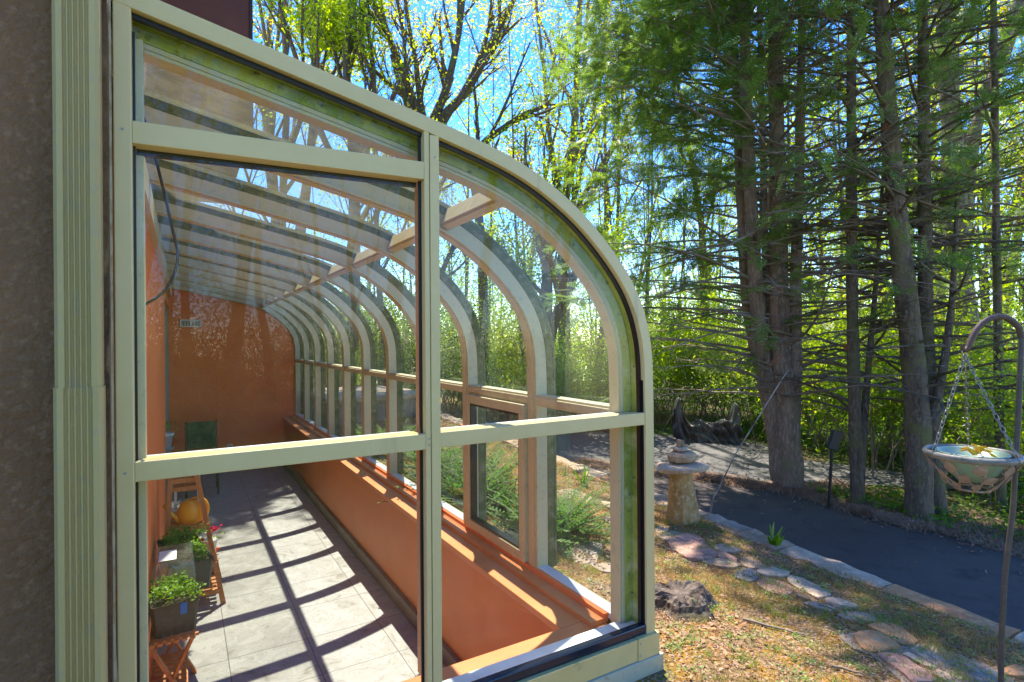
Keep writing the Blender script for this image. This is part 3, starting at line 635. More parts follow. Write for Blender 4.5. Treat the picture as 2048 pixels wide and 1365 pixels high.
t = MB().box((.044,8.84,FZ+.56),(.386,8.855,FZ+.94)); t.build('backrest', mat('green_reflection_tone', (.03,.10,.03), .6, noise=[(14,(.07,.17,.05),.45,.65)]), ch, .01)  # mottled green paints mirrored greenery onto the dark panel
tb = tag(empty('side_table', (.04,7.45,FZ)), 'low white plastic side table at the far end of the sunroom', 'table')
MB().box((-.10,7.2,-1.345),(.17,7.7,-1.32)).build('table_top', WHITE, tb, .008)
for x in (-.08,.15):
    for y in (7.23,7.67): MB().box((x-.012,y-.012,FZ),(x+.012,y+.012,-1.3455)).build('leg', WHITE, tb)

# =================================================================== bank: stones, stump, cairn
def stonemat(name, c1, c2, c3): return mat(name, c1, .85, noise=[(3.5, c2, .42, .62), (22, c3, .5, .68), (7, (.30,.27,.10), .62, .74)], bump=.6, bscale=28)
ST = [stonemat('grey_stone', (.31,.23,.17), (.22,.16,.12), (.42,.32,.24)), stonemat('mauve_stone', (.34,.185,.135), (.23,.125,.09), (.44,.27,.2)),
      stonemat('tan_stone', (.35,.235,.145), (.26,.17,.10), (.44,.33,.23)), stonemat('rust_stone', (.48,.23,.09), (.38,.17,.07), (.56,.33,.16)),
      stonemat('pale_stone', (.44,.32,.215), (.32,.225,.15), (.54,.42,.3)), stonemat('slate_stone', (.22,.205,.185), (.15,.14,.13), (.30,.28,.26))]
def slab(name, P, h, m, label, cat, group, seed, tilt=.006):
    rg = np.random.default_rng(seed); P = np.asarray(P, float)
    # densify + roughen the outline
    Q = []
    for i in range(len(P)):
        a, b_ = P[i], P[(i+1) % len(P)]; n = max(2, int(np.linalg.norm(a-b_)/.035))
        for t in np.arange(n)/n: Q.append(a*(1-t)+b_*t+rg.normal(0,.006,2))
    Q = np.array(Q)
    Q = (np.roll(Q,1,0)+3*Q+np.roll(Q,-1,0))/5
    c = Q.mean(0); k = len(Q); base = float(gz(c[0], c[1]))
    gx = float(gz(c[0]+.05,c[1])-gz(c[0]-.05,c[1]))/.1; gy = float(gz(c[0],c[1]+.05)-gz(c[0],c[1]-.05))/.1
    if gx < -.16: gx = -.13
    tx, ty = rg.normal(0,tilt,2)*2
    V = []
    for f, z in ((1.17,-.05),(1.17,h*.6),(1.145,h*.98),(1.03,h*1.02),(.5,h*1.05)):
        R_ = c+(Q-c)*f; nz_ = rg.normal(0,.0018,k) if z > 0 else 0
        V.append(np.stack([R_[:, 0], R_[:, 1], base+z+nz_+(R_[:, 0]-c[0])*(gx+tx)+(R_[:, 1]-c[1])*(gy+ty)], 1))
    V = np.concatenate(V); i = np.arange(k); F = np.concatenate([np.stack([r*k+i, r*k+(i+1)%k, (r+1)*k+(i+1)%k, (r+1)*k+i], 1) for r in range(4)])
    mb = MB().add(V, F, 0, False); mb.add(V[4*k:], [list(range(k))])
    # orient faces outward
    o = mb.build(name, m); return tag(o, label, cat, group)
a4 = lambda x, y: onbank(1310+x*.19043, 1040+y*.19043)[:2]
a5 = lambda x, y: onbank(1650+x*.19434, 1150+y*.19434)[:2]
a6 = lambda x, y: onbank(900+x*.21978, 880+y*.21978)[:2]
FS = [  # crop function, outline in the photograph's own surface, material, label
 (a4, [(10,60),(150,95),(120,130),(10,135)], 4, 'pale stepping stone at the corner of the sunroom, farthest of the path'),
 (a4, [(35,175),(210,120),(275,165),(120,230)], 0, 'grey stepping stone cracked along one side above the big mauve one'),
 (a4, [(150,215),(290,170),(440,185),(530,290),(620,345),(590,400),(480,420),(330,405),(200,310)], 1, 'large mauve stepping stone, the broadest of the path'),
 (a4, [(620,280),(740,265),(900,330),(830,345),(720,350),(640,320)], 0, 'thin grey stepping stone right of the large mauve one'),
 (a4, [(640,380),(740,360),(860,425),(840,470),(700,440)], 1, 'small mauve stepping stone between tan stones'),
 (a4, [(510,440),(640,420),(900,480),(820,520),(700,510),(560,480)], 2, 'tan broken stepping stone below the small mauve one'),
 (a4, [(905,400),(1040,425),(1180,515),(1000,515),(910,475)], 2, 'tan wedge-shaped stepping stone above the slate one'),
 (a4, [(830,590),(930,520),(1040,550),(1080,620),(1020,660),(930,640)], 5, 'blue-grey slate stepping stone in the middle of the path'),
 (a4, [(1090,565),(1230,520),(1420,580),(1300,610),(1120,590)], 4, 'pale stepping stone right of the slate one'),
 (a4, [(1090,660),(1160,620),(1330,660),(1440,740),(1400,790),(1250,780),(1110,720)], 1, 'oval mauve stepping stone below the pale one'),
 (a4, [(1420,600),(1560,640),(1830,780),(1700,820),(1600,770),(1430,680)], 4, 'long pale stepping stone mottled with lichen'),
 (a4, [(1480,790),(1600,830),(1620,860),(1490,820)], 2, 'small tan stepping stone under the lichened one'),
 (a4, [(1640,870),(1830,920),(1900,940),(1810,970),(1560,890)], 0, 'thin grey stepping stone beside a stick'),
 (a4, [(1780,850),(1960,850),(2060,920),(1880,930)], 2, 'tan stepping stone half covered by moss'),
 (a5, [(0,275),(140,262),(310,335),(250,350),(60,320)], 4, 'pale stepping stone crossing the middle of the lower path'),
 (a5, [(110,420),(270,395),(480,430),(560,490),(300,480)], 2, 'smooth tan stepping stone just above the rust-coloured pair'),
 (a5, [(450,540),(680,520),(780,560),(910,650),(930,710),(850,735),(720,690),(600,610)], 3, 'upper rust-orange stepping stone of the touching pair'),
 (a5, [(320,640),(460,612),(560,630),(770,765),(470,800),(400,770)], 3, 'lower rust-orange triangular stepping stone of the touching pair'),
 (a5, [(910,790),(960,740),(1060,730),(1300,830),(1540,940),(1480,1010),(1350,1030),(1150,940)], 4, 'largest pale flagstone at the lower right'),
 (a5, [(560,850),(760,840),(960,980),(1130,1090),(900,1130),(760,990)], 1, 'pinkish flagstone along the lower edge of the path'),
 (a5, [(790,835),(880,835),(1100,960),(1060,980),(940,920)], 4, 'narrow pale flagstone between two broad ones'),
 (a5, [(1090,1000),(1160,985),(1350,1080),(1240,1110)], 2, 'small golden flagstone at the bottom of the path'),
 (a5, [(1480,1035),(1640,975),(1780,1040),(1800,1110),(1560,1120)], 5, 'blue-grey flagstone left of the iron hook pole'),
 (a5, [(1840,1010),(1960,960),(2080,1000),(2080,1070),(1850,1060)], 3, 'reddish flagstone right of the iron hook pole'),
 (a6, [(930,480),(1100,450),(1260,520),(1270,570),(1100,580)], 0, 'broad grey flagstone behind the fronds outside the front glass'),
 (a6, [(1370,575),(1500,590),(1580,640),(1480,655)], 4, 'pale flagstone outside the front glass right of the fronds'),
 (a6, [(1400,720),(1590,710),(1620,780),(1480,790)], 0, 'grey flagstone outside the front glass nearest the corner post'),
 (a6, [(830,335),(890,345),(930,380),(830,385)], 4, 'small white flagstone outside the front glass beyond the fronds'),
 (a6, [(890,865),(1150,870),(1140,940),(900,970)], 5, 'mossy grey block lying under the fronds against the glass'),
 (a6, [(960,1000),(1100,960),(1380,940),(1300,1130),(1180,1120)], 0, 'flat triangular grey slab close outside the front glass'),
 (a6, [(1280,1140),(1450,1130),(1540,1210),(1380,1210)], 0, 'low grey flagstone at the foot of the front glass')]
for i, (fn, P_, mi, lab) in enumerate(FS):
    slab('flagstone', [fn(*p) for p in P_], .008+.008*((i*7) % 3)/2, ST[mi], lab, 'stepping stone', 'flagstones of the garden path', 40+i)
mo = slab('mortar_bed', [a5(*p) for p in [(230,640),(420,560),(520,570),(720,700),(980,700),(1300,800),(1600,930),(1830,1040),(1850,1120),(900,1130),(700,960),(540,830),(400,800),(300,700)]], .004, mat('mortar', (.30,.235,.17), .95, noise=[(30, (.20,.155,.11), .45, .65), (8, (.16,.13,.05), .56, .68)], bump=.6, bscale=90), None, None, None, 7)
tag(mo, kind='structure')
# kerb stones along the driveway
rng = np.random.default_rng(11); y = -1.2; i = 0
KN = {4:'pale', 2:'tan', 0:'grey', 3:'reddish'}; ORD = 'first second third fourth fifth sixth seventh eighth ninth tenth eleventh twelfth thirteenth fourteenth fifteenth sixteenth seventeenth eighteenth nineteenth twentieth twenty-first twenty-second twenty-third twenty-fourth twenty-fifth twenty-sixth twenty-seventh twenty-eighth twenty-ninth thirtieth thirty-first thirty-second thirty-third thirty-fourth'.split()
while y < 10:
    L = rng.uniform(.34,.72); x0 = 3.655+rng.normal(0,.015); wd = .235+rng.uniform(0,.03); mi = [4,2,0,2,4,3][i % 6]
    q = MB(); N = 7; V = []
    ysx = np.linspace(y+.008, y+L-.008, N)
    for yy in ysx:
        dx = rng.normal(0,.008); zt = float(zkerb(np.array(yy)))+.012+rng.normal(0,.005)
        V += [(x0+dx,yy,zt-.06),(x0+.012+dx,yy,zt),(x0+wd*.6,yy,zt+.006),(x0+wd-.012+dx,yy,zt-.002),(x0+wd+.01+dx,yy,zt-.03),(x0+wd+.015,yy,zt-.50)]
    F = [(r*6+c, r*6+c+1, (r+1)*6+c+1, (r+1)*6+c) for r in range(N-1) for c in range(5)]+[list(range(6))[::-1], [6*(N-1)+c for c in range(6)]]
    q.add(V, [f[::-1] for f in F]); o = q.build('kerb_stone', ST[mi])
    tag(o, '%s flat kerb stone above the driveway, %s along the row from the near end' % (KN[mi], ORD[i]), 'kerb stone', 'kerb stones along the driveway'); y += L; i += 1
# stone terrace slab seen through the front glass
bl = tag(empty('stone_bench', (2.6,9.5,-1.3)), 'wide pale stone slab on a dark stone base beyond the front glass', 'stone bench')
q = MB().box((1.95,9.0,-1.4),(3.45,10.9,-.99)); q.build('base', ST[5], bl, .03)
P_ = [(1.85,8.9),(2.6,8.82),(3.5,8.95),(3.62,9.8),(3.4,10.9),(2.4,11.0),(1.85,10.6)]
V = [(x,y_,z) for z in (-.985,-.90) for x,y_ in P_]
MB().add(V, [(0,6,5,4,3,2,1),(7,8,9,10,11,12,13)]+[(i_, (i_+1)%7, 7+(i_+1)%7, 7+i_) for i_ in range(7)]).build('slab', ST[4], bl, .02)
# cairn
def rock(mb_loc, sx, sy, sz, seed, m, name, label, cat, group=None, n=14, flat=.0, amp=.14):
    rg = np.random.default_rng(seed); rows = 9; V = []
    ph = rg.uniform(0,6.28,6)
    for i_ in range(rows+1):
        th = math.pi*i_/rows
        for j in range(n):
            a = 2*math.pi*j/n
            r = 1+amp*(math.sin(2*a+ph[0]+th)+.6*math.sin(3*a+ph[1])+.5*math.cos(5*a+2*th+ph[2]))+rg.normal(0,.02)
            cz = math.cos(th); cz = math.copysign(abs(cz)**(.6), cz); sn = math.sin(th)**(.7)
            V.append((mb_loc[0]+sx*r*sn*math.cos(a), mb_loc[1]+sy*r*sn*math.sin(a), mb_loc[2]+sz*cz*(1+rg.normal(0,.02))))
    F = [(i_*n+j, (i_+1)*n+j, (i_+1)*n+(j+1)%n, i_*n+(j+1)%n) for i_ in range(rows) for j in range(n)]
    o = MB().add(V, F, 0, False).build(name, m); return tag(o, label, cat, group)
bx, by = 3.53, 3.22; bz = float(gz(bx, by))
q = MB(); V = []; rg = np.random.default_rng(3); N = 16
for z, r, ox in ((-.06,.155,0),(.04,.145,.0),(.14,.130,-.004),(.24,.112,-.012),(.33,.100,-.02),(.395,.098,-.022),(.40,.06,-.02)):
    for j in range(N):
        a = 2*math.pi*j/N; rr = r*(1+.10*math.sin(2*a+1)+.06*math.sin(5*a+z*9))+rg.normal(0,.003)
        V.append((bx+ox+rr*math.cos(a), by+rr*.9*math.sin(a), bz+z))
q.add(V, [(r_*N+j, r_*N+(j+1)%N, (r_+1)*N+(j+1)%N, (r_+1)*N+j) for r_ in range(6) for j in range(N)]+[[6*N+j for j in range(N)]])
tag(q.build('stone_pedestal', stonemat('ochre_stone', (.40,.24,.085), (.25,.14,.05), (.50,.37,.2))), 'thick ochre stone pillar standing on the bank under the flat slab', 'stone pillar')
rock((bx-.02,by,bz+.435), .225,.19,.035, 4, ST[4], 'slab_stone', 'wide flat lichened slab balanced on the ochre stone pillar', 'stone', 'stacked stones of the cairn', 18, amp=.07)
rock((bx-.005,by,bz+.518), .135,.11,.047, 5, stonemat('brown_rock', (.40,.27,.16), (.27,.17,.10), (.5,.38,.26)), 'cairn_stone', 'chunky brown stone lying on the flat slab of the cairn', 'stone', 'stacked stones of the cairn', 14, amp=.09)
rock((bx-.03,by,bz+.582), .065,.055,.018, 6, ST[4], 'cairn_stone', 'small pale disc-shaped stone second from the top of the cairn', 'stone', 'stacked stones of the cairn', 12, amp=.07)
rock((bx-.045,by,bz+.63), .020,.02,.034, 7, ST[2], 'cairn_stone', 'left of two tiny upright stones crowning the cairn', 'stone', 'stacked stones of the cairn', 8, amp=.08)
rock((bx-.010,by,bz+.625), .017,.02,.030, 8, ST[2], 'cairn_stone', 'right of two tiny upright stones crowning the cairn', 'stone', 'stacked stones of the cairn', 8, amp=.08)
# stump
sx_, sy_ = 2.30, 2.12; sz_ = float(gz(sx_, sy_)); q = MB(); V = []; N = 56; rg = np.random.default_rng(9)
for z, r in ((-.05,.25),(.0,.215),(.03,.18),(.055,.168),(.068,.150),(.062,.11),(.056,.05)):
    for j in range(N):
        a = 2*math.pi*j/N; rr = r*(1+.13*math.sin(3*a+1)+.07*math.sin(7*a)+.035*math.sin(19*a+math.sin(5*a)*2))+rg.normal(0,.003)
        V.append((sx_+rr*math.cos(a), sy_+rr*.85*math.sin(a), sz_+z+(.010*rg.normal() if z > .06 else 0)))
F = [(r_*N+j, r_*N+(j+1)%N, (r_+1)*N+(j+1)%N, (r_+1)*N+j) for r_ in range(6) for j in range(N)]+[[6*N+j for j in range(N)]]
tag(q.add(V, F).build('tree_stump', barkmat('stump_wood', (.09,.062,.045), (.035,.025,.02), (.19,.15,.12), moss=(.09,.08,.02))), 'weathered dark tree stump on the bank near the sunroom corner', 'tree stump')
# =================================================================== hanging planter and rods
IRON = mat('rusty_iron', (.10,.055,.04), .6, noise=[(14, (.06,.05,.045), .4, .65), (40, (.2,.09,.06), .55, .75)], bump=.15, bscale=120)
HP = [(2.90,.952,-1.56),(2.905,.95,-1.25),(2.919,.942,-.985),(2.949,.925,-.716),(2.969,.914,-.365),(2.982,.907,-.05)]
arc = [(2.983,.906,-.005),(2.975,.911,.035),(2.955,.925,.063),(2.928,.940,.080),(2.900,.957,.083),(2.868,.974,.074),(2.843,.990,.055),(2.822,1.003,.025),(2.806,1.012,-.012),(2.797,1.018,-.040),(2.786,1.024,-.058),(2.777,1.030,-.052),(2.775,1.032,-.030)]
hk = tag(empty('shepherd_hook', HP[0]), 'rusty iron shepherd hook pole arching over the hanging planter', 'plant hook')
MB().tube(HP+[arc[0]], .0105, 10).build('pole', mat('grey_pole', (.07,.06,.052), .55, noise=[(30,(.12,.09,.07),.5,.7)]), hk)
MB().tube(arc, [.0125]*9+[.011,.009,.008,.007], 10).build('hook', IRON, hk)
# planter
HPX, HPY, HPZ = 2.80, 1.010, -.487; RB = .158
hb = tag(empty('hanging_planter', (HPX,HPY,-.08)), 'round metal hanging planter with leaf cutouts on three chains', 'hanging planter')
RIM = mat('weathered_rim', (.17,.165,.14), .5, noise=[(12, (.28,.26,.22), .45, .7), (40, (.10,.08,.06), .5, .7)], bump=.15)
STRAP = mat('bronze_leaf_metal', (.30,.22,.17), .45, noise=[(9, (.20,.13,.10), .4, .65), (30, (.42,.36,.3), .55, .75)])
MB().lathe([(RB-.006,-.014),(RB+.004,-.010),(RB+.008,.004),(RB,.016),(RB-.008,.014),(RB-.012,.0),(RB-.006,-.014)], (HPX,HPY,HPZ), 48).build('rim', RIM, hb)
MB().lathe([(.001,-.108),(.050,-.104),(.084,-.071),(.108,-.025),(.118,.004),(.123,.010),(.120,.014),(.113,.009),(.106,-.008),(.001,-.025)], (HPX,HPY,HPZ), 40).build('bowl', mat('pale_green_bowl', (.30,.42,.30), .45, noise=[(4,(.22,.33,.22),.4,.7)]), hb)
def bowlpt(a, t, off=0):     # t 0 rim .. 1 bottom
    r = (RB-.004)*(1-t)**.72+.060*(1-(1-t)**.72) + off; z = HPZ-.010-.128*t; return np.array([HPX+r*math.cos(a), HPY+r*math.sin(a), z])
rg = np.random.default_rng(2); st = MB(); LC = []
for k_ in range(9):
    a0 = k_*2*math.pi/9
    st.tube([bowlpt(a0+.35*math.sin(t*3), t) for t in np.linspace(0,1,9)], .0042, 5)
    st.tube([bowlpt(a0+t*.75, .25+.5*t) for t in np.linspace(0,1,7)], .0032, 5)
st.tube([bowlpt(a, 1) for a in np.linspace(0,2*math.pi,25)[:-1]], .005, 5, closed=True)
st.build('vine_straps', STRAP, hb)
for k_ in range(9):
    for t0, da, sz in ((.20,.20,.037),(.55,.50,.033),(.82,.15,.025)):
        a = k_*2*math.pi/9+da; c = bowlpt(a, t0, .006); tu = bowlpt(a, t0-.06, .006)-bowlpt(a, t0+.06, .006); tu /= np.linalg.norm(tu)
        ra = np.array([-math.sin(a), math.cos(a), 0]); nn_ = np.cross(ra, tu); ang = rg.uniform(-1,1); U_ = tu*math.cos(ang)+ra*math.sin(ang); W_ = np.cross(nn_, U_)
        out = [(-1,0),(-.7,.5),(-.1,.72),(.5,.45),(1.1,0),(.5,-.45),(-.1,-.72),(-.7,-.5)]
        V = [c+U_*x*sz*.8+W_*y_*sz*.9 for x,y_ in out]+[c+nn_*.004]
        MB().add(V, [(i_, (i_+1)%8, 8) for i_ in range(8)]).build('leaf_cutout', STRAP, hb)
ju = MB(); cs = []
for k_ in range(5):
    a = k_*1.3; r = .05
    ju.tube([(HPX+.02,HPY,HPZ-.0),(HPX+.02+r*.5*math.cos(a),HPY+r*.5*math.sin(a),HPZ+.022),(HPX+.02+r*1.1*math.cos(a),HPY+r*1.1*math.sin(a),HPZ+.014)], [.006,.007,.003], 6)
for k_ in range(16): cs.append((HPX+.03+rg.normal(0,.022), HPY-.02+rg.normal(0,.02), HPZ+.02+rg.uniform(0,.012)))
V, F = leaves(np.array(cs), .03, rg, .3, .45); ju.add(V, F)
ju.build('succulent', leafmat('golden_succulent', [(.62,.22,.02),(.75,.48,.04),(.7,.55,.08)], .35), hb)
# chains of real links
STEEL = mat('chain_steel', (.30,.28,.25), .35, metal=.8)
top = np.array([2.783,1.026,-.078])
for k_ in range(3):
    a = (math.radians(149-30.6+180+180), math.radians(-62), math.radians(35))[k_]
    a = (2.60, -1.75, .42)[k_]
    end = np.array([HPX+(RB-.002)*math.cos(a), HPY+(RB-.002)*math.sin(a), HPZ+.02]); L = np.linalg.norm(end-top); n_ = 17; dv = (end-top)/L; mb = MB()
    s1 = np.cross(dv, [0,0,1.]); s1 /= np.linalg.norm(s1)+1e-9; s2 = np.cross(dv, s1)
    for i_ in range(n_):
        c = top+(end-top)*(i_+.5)/n_; sd_ = s1 if i_ % 2 else s2; hl = L/n_*.66; hw = .0065
        an = np.linspace(0,2*math.pi,13)[:-1]
        mb.tube([c+dv*hl*math.copysign(abs(math.sin(t))**.8, math.sin(t))+sd_*hw*math.copysign(abs(math.cos(t))**.6, math.cos(t)) for t in an], .0016, 5, closed=True)
    an = np.linspace(-.8,3.6,12); rd = np.array([math.cos(a),math.sin(a),0])
    mb.tube([end+rd*.012*math.cos(t)+np.array([0,0,.012])*math.sin(t)-np.array([0,0,.018]) for t in an], .0018, 5)
    mb.build('chain', STEEL, hb)
mb = MB().tube([(2.777,1.030,-.052),(2.772,1.032,-.06),(2.775,1.030,-.078),(2.783,1.026,-.086),(2.790,1.022,-.078),(2.788,1.023,-.066)], .0028, 6)
mb.build('top_hook', STEEL, hb)
# thin leaning rod at the kerb
k = MB().tube([tuple(pt(u,v,5.05)) for u,v in ((1418,1034),(1428,992),(1438,977),(1470,910),(1520,830),(1560,765),(1572,747),(1579,738),(1584,742),(1585,754))], [.008,.008,.0065,.0055,.005,.005,.005,.005,.005,.004], 8)
tag(k.build('garden_rod', mat('pale_rod', (.35,.33,.29), .5, noise=[(6,(.12,.10,.09),.45,.6)])), 'thin bent metal rod leaning over the driveway beside the cairn', 'garden stake')
# post light
fb = ondrive(1656, 1018); pl = tag(empty('post_light', fb), 'slim black post with a tilted box lantern beyond the driveway', 'garden light')
dF = float(np.dot(fb, _fw)); tp_ = pt(1664, 900, dF)
BLKM = mat('black_metal', (.015,.015,.016), .45)
MB().tube([tuple(fb-np.array([0,0,.1])), tuple(tp_)], .016, 8).build('post', BLKM, pl)
t1 = pt(1675, 862, dF)
MB().beam(tuple(tp_), tuple(t1), .105, .06, tuple(_fw)).build('lantern', BLKM, pl, .006)
# tarp over a rack
TARP = mat('grey_tarp', (.10,.098,.10), .28, noise=[(3, (.19,.185,.18), .45, .65), (5, (.09,.065,.04), .5, .66)], bump=.1, bscale=30)
tL = ondrive(1352, 884); tR = ondrive(1484, 890); ax = (tR-tL); W_ = np.linalg.norm(ax); ax /= W_; bk = np.array([-ax[1]*-1, ax[0]*-1, 0]); bk = np.array([ax[1]*-1, ax[0], 0])
if np.dot(bk[:2], _fw[:2]) < 0: bk = -bk
tp0 = tag(empty('tarpaulin', tuple(tL)), 'crumpled grey tarpaulin draped over a low rack at the edge of the driveway', 'tarpaulin')
nx, nv = 110, 60; G = np.zeros((nx, nv, 3)); rg = np.random.default_rng(8)
fs = [(rg.uniform(3,26), rg.uniform(2,12), rg.uniform(0,6.28), rg.uniform(.004,.02)) for _ in range(22)]
for i_ in range(nx):
    s = i_/(nx-1)
    hgt = .34+.04*math.sin(s*7+1)+.02*math.sin(s*19)
    hgt += .34*math.exp(-((s-.06)/.06)**2)+.30*math.exp(-((s-.94)/.06)**2) - .05*math.exp(-((s-.25)/.06)**2)
    for j in range(nv):
        t = j/(nv-1)                      # 0 front bottom .. 1 back bottom
        if t < .42: z = hgt*(t/.42)**.9; yb = .02+.06*(t/.42)
        elif t < .6: z = hgt+.02*math.sin((t-.42)/.18*math.pi); yb = .08+.26*(t-.42)/.18
        else: z = hgt*(1-(t-.6)/.4); yb = .34+.05*(t-.6)
        wv = sum(a_*math.sin(f1*s*2+f2*t*3+p_+1.5*math.sin(f2*s)) for f1,f2,p_,a_ in fs)
        fold = .035*abs(math.sin(s*31+3*math.sin(t*5)))*(1-t*.3)
        G[i_, j] = tL+ax*(s*W_)+bk*(yb-wv*.9-fold)+np.array([0,0,1])*(z+wv*.35*min(1,t*4)+.004)
mb = MB().add(G, np.array([[i_*nv+j, (i_+1)*nv+j, (i_+1)*nv+j+1, i_*nv+j+1] for i_ in range(nx-1) for j in range(nv-1)]), 0, True)
mb.build('sheet', TARP, tp0)
for s in (.06, .94):
    p = tL+ax*(s*W_)+bk*.2; MB().box((p[0]-.02,p[1]-.02,p[2]-.05),(p[0]+.02,p[1]+.02,p[2]+.56)).build('rack_post', BLKM, tp0)

# =================================================================== vegetation
def nrm(v): return v/(np.linalg.norm(v)+1e-9)
def chain(rg, p, d, L, n=5, wob=.18, up=.0):
    P_ = [np.array(p, float)]; d = nrm(np.array(d, float))
    for _ in range(n):
        d = nrm(d+rg.normal(0, wob, 3)*.5+np.array([0,0,up])); P_.append(P_[-1]+d*L/n)
    return np.array(P_)
def grow(mb, tips, rg, P_, r0, r1, lvl, maxl, kids, lr=.6, spread=.8, sides=(8,6,4,3,3), up=.08, t0=.25, m=0, wob=.2):
    mb.tube(P_, np.linspace(r0, r1, len(P_)), sides[min(lvl,4)], m)
    if lvl >= maxl: tips.append(P_); return
    L = np.linalg.norm(np.diff(P_, axis=0), axis=1).sum()
    for i_ in range(kids[lvl]):
        t = t0+(1-t0)*(i_+rg.uniform(.2,1))/kids[lvl]; f = min(t,.999)*(len(P_)-1); a = int(f); q = P_[a]+(P_[a+1]-P_[a])*(f-a); d = nrm(P_[a+1]-P_[a])
        s = rg.standard_normal(3); s -= d*np.dot(s, d); s = nrm(s); nd = nrm(d+s*spread*rg.uniform(.6,1.2)+np.array([0,0,up]))
        rr = (r0+(r1-r0)*t)*rg.uniform(.5,.72)
        grow(mb, tips, rg, chain(rg, q, nd, L*lr*rg.uniform(.65,1.1)*(1.15-.5*t), 4, wob, up*.5), rr, max(rr*.35,.0018), lvl+1, maxl, kids, lr, spread, sides, up, t0, m, wob)
def leafcloud(tips, per, sig, size, rg, aspect=.6):
    T_ = np.array([t[-3:] for t in tips if len(t) >= 3]); N = len(T_)
    k_ = rg.integers(0, 3, N*per); base = np.repeat(T_, per, 0)[np.arange(N*per), k_]
    C_ = base+rg.normal(0, sig, (N*per,3)); return leaves(C_, size, rg, .2, aspect)
def broadleaf(H, r, seed, leafm, bark, per, size, kids=(6,5,5), clear=.35, lr=.5, lean=.05, spread=.75):
    rg = np.random.default_rng(seed); root = empty('broadleaf_tree'); mb = MB(); tips = []
    P_ = chain(rg, (0,0,-.3), (rg.normal(0,lean),rg.normal(0,lean),1), H, 9, .10, .04)
    grow(mb, tips, rg, P_, r, r*.18, 0, len(kids), kids, lr, spread, up=.14, t0=clear)
    mb.build('trunk', bark, root); V, F = leafcloud(tips, per, .20, size, rg); MB().add(V, F).build('crown', leafm, root)
    return root
def shrub(H, W_, seed, leafm, nst, nleaf, size, bark=TWIG, name='shrub'):
    rg = np.random.default_rng(seed); root = empty(name); mb = MB(); cs = []
    for i_ in range(nst):
        a = rg.uniform(0,6.28); p = np.array([rg.normal(0,W_*.28), rg.normal(0,W_*.28), -.1])
        P_ = chain(rg, p, (math.cos(a)*.35, math.sin(a)*.35, 1), H*rg.uniform(.55,1.05), 6, .25, .05); mb.tube(P_, np.linspace(.012,.003,7), 4)
        for q in (3,4,5,6):
            for _ in range(2):
                b_ = chain(rg, P_[q], rg.standard_normal(3)*[1,1,.5]+[0,0,.3], H*.22, 3, .3); mb.tube(b_, [.004,.003,.002,.001], 3); cs.append(b_)
    mb.build('stems', bark, root)
    V, F = leafcloud(cs, max(1, nleaf//len(cs)), .10*H/2, size, rg, .55); MB().add(V, F).build('foliage', leafm, root); return root
def hide_far(o, loc): o.location = loc

# feathery conifer sprays
def spray_template():
    V = []; q = 0
    for i_ in range(8):
        t = i_/8; L = .30*(1-t)**.8+.06
        for s in (-1,1):
            o = np.array([t,0,0]); d = nrm(np.array([.75, s, -.05*i_*.2])); w_ = np.cross(d, [0,0,1.])*.035
            V += [o-w_*.5, o+d*L*.55-w_, o+d*L, o+d*L*.55+w_]
    V += [np.array([0,-.015,0]),np.array([.6,-.02,0]),np.array([1.12,0,-.02]),np.array([.6,.02,0])]
    return np.array(V)
SPT = spray_template()
def sprays(P_, D_, size, rg):
    N = len(P_); D_ = D_/(np.linalg.norm(D_, axis=1)[:, None]+1e-9)
    u_ = np.tile([0,0,1.], (N,1))+rg.normal(0,.45,(N,3)); s = np.cross(u_, D_); s /= np.linalg.norm(s, axis=1)[:, None]+1e-9; z = np.cross(D_, s)
    S = size*(1+.35*rg.uniform(-1,1,N))
    V = P_[:, None]+S[:, None, None]*(SPT[None, :, 0:1]*D_[:, None]+SPT[None, :, 1:2]*s[:, None]+SPT[None, :, 2:3]*z[:, None])
    k_ = len(SPT); return V.reshape(-1,3), np.arange(N*k_).reshape(-1,4)
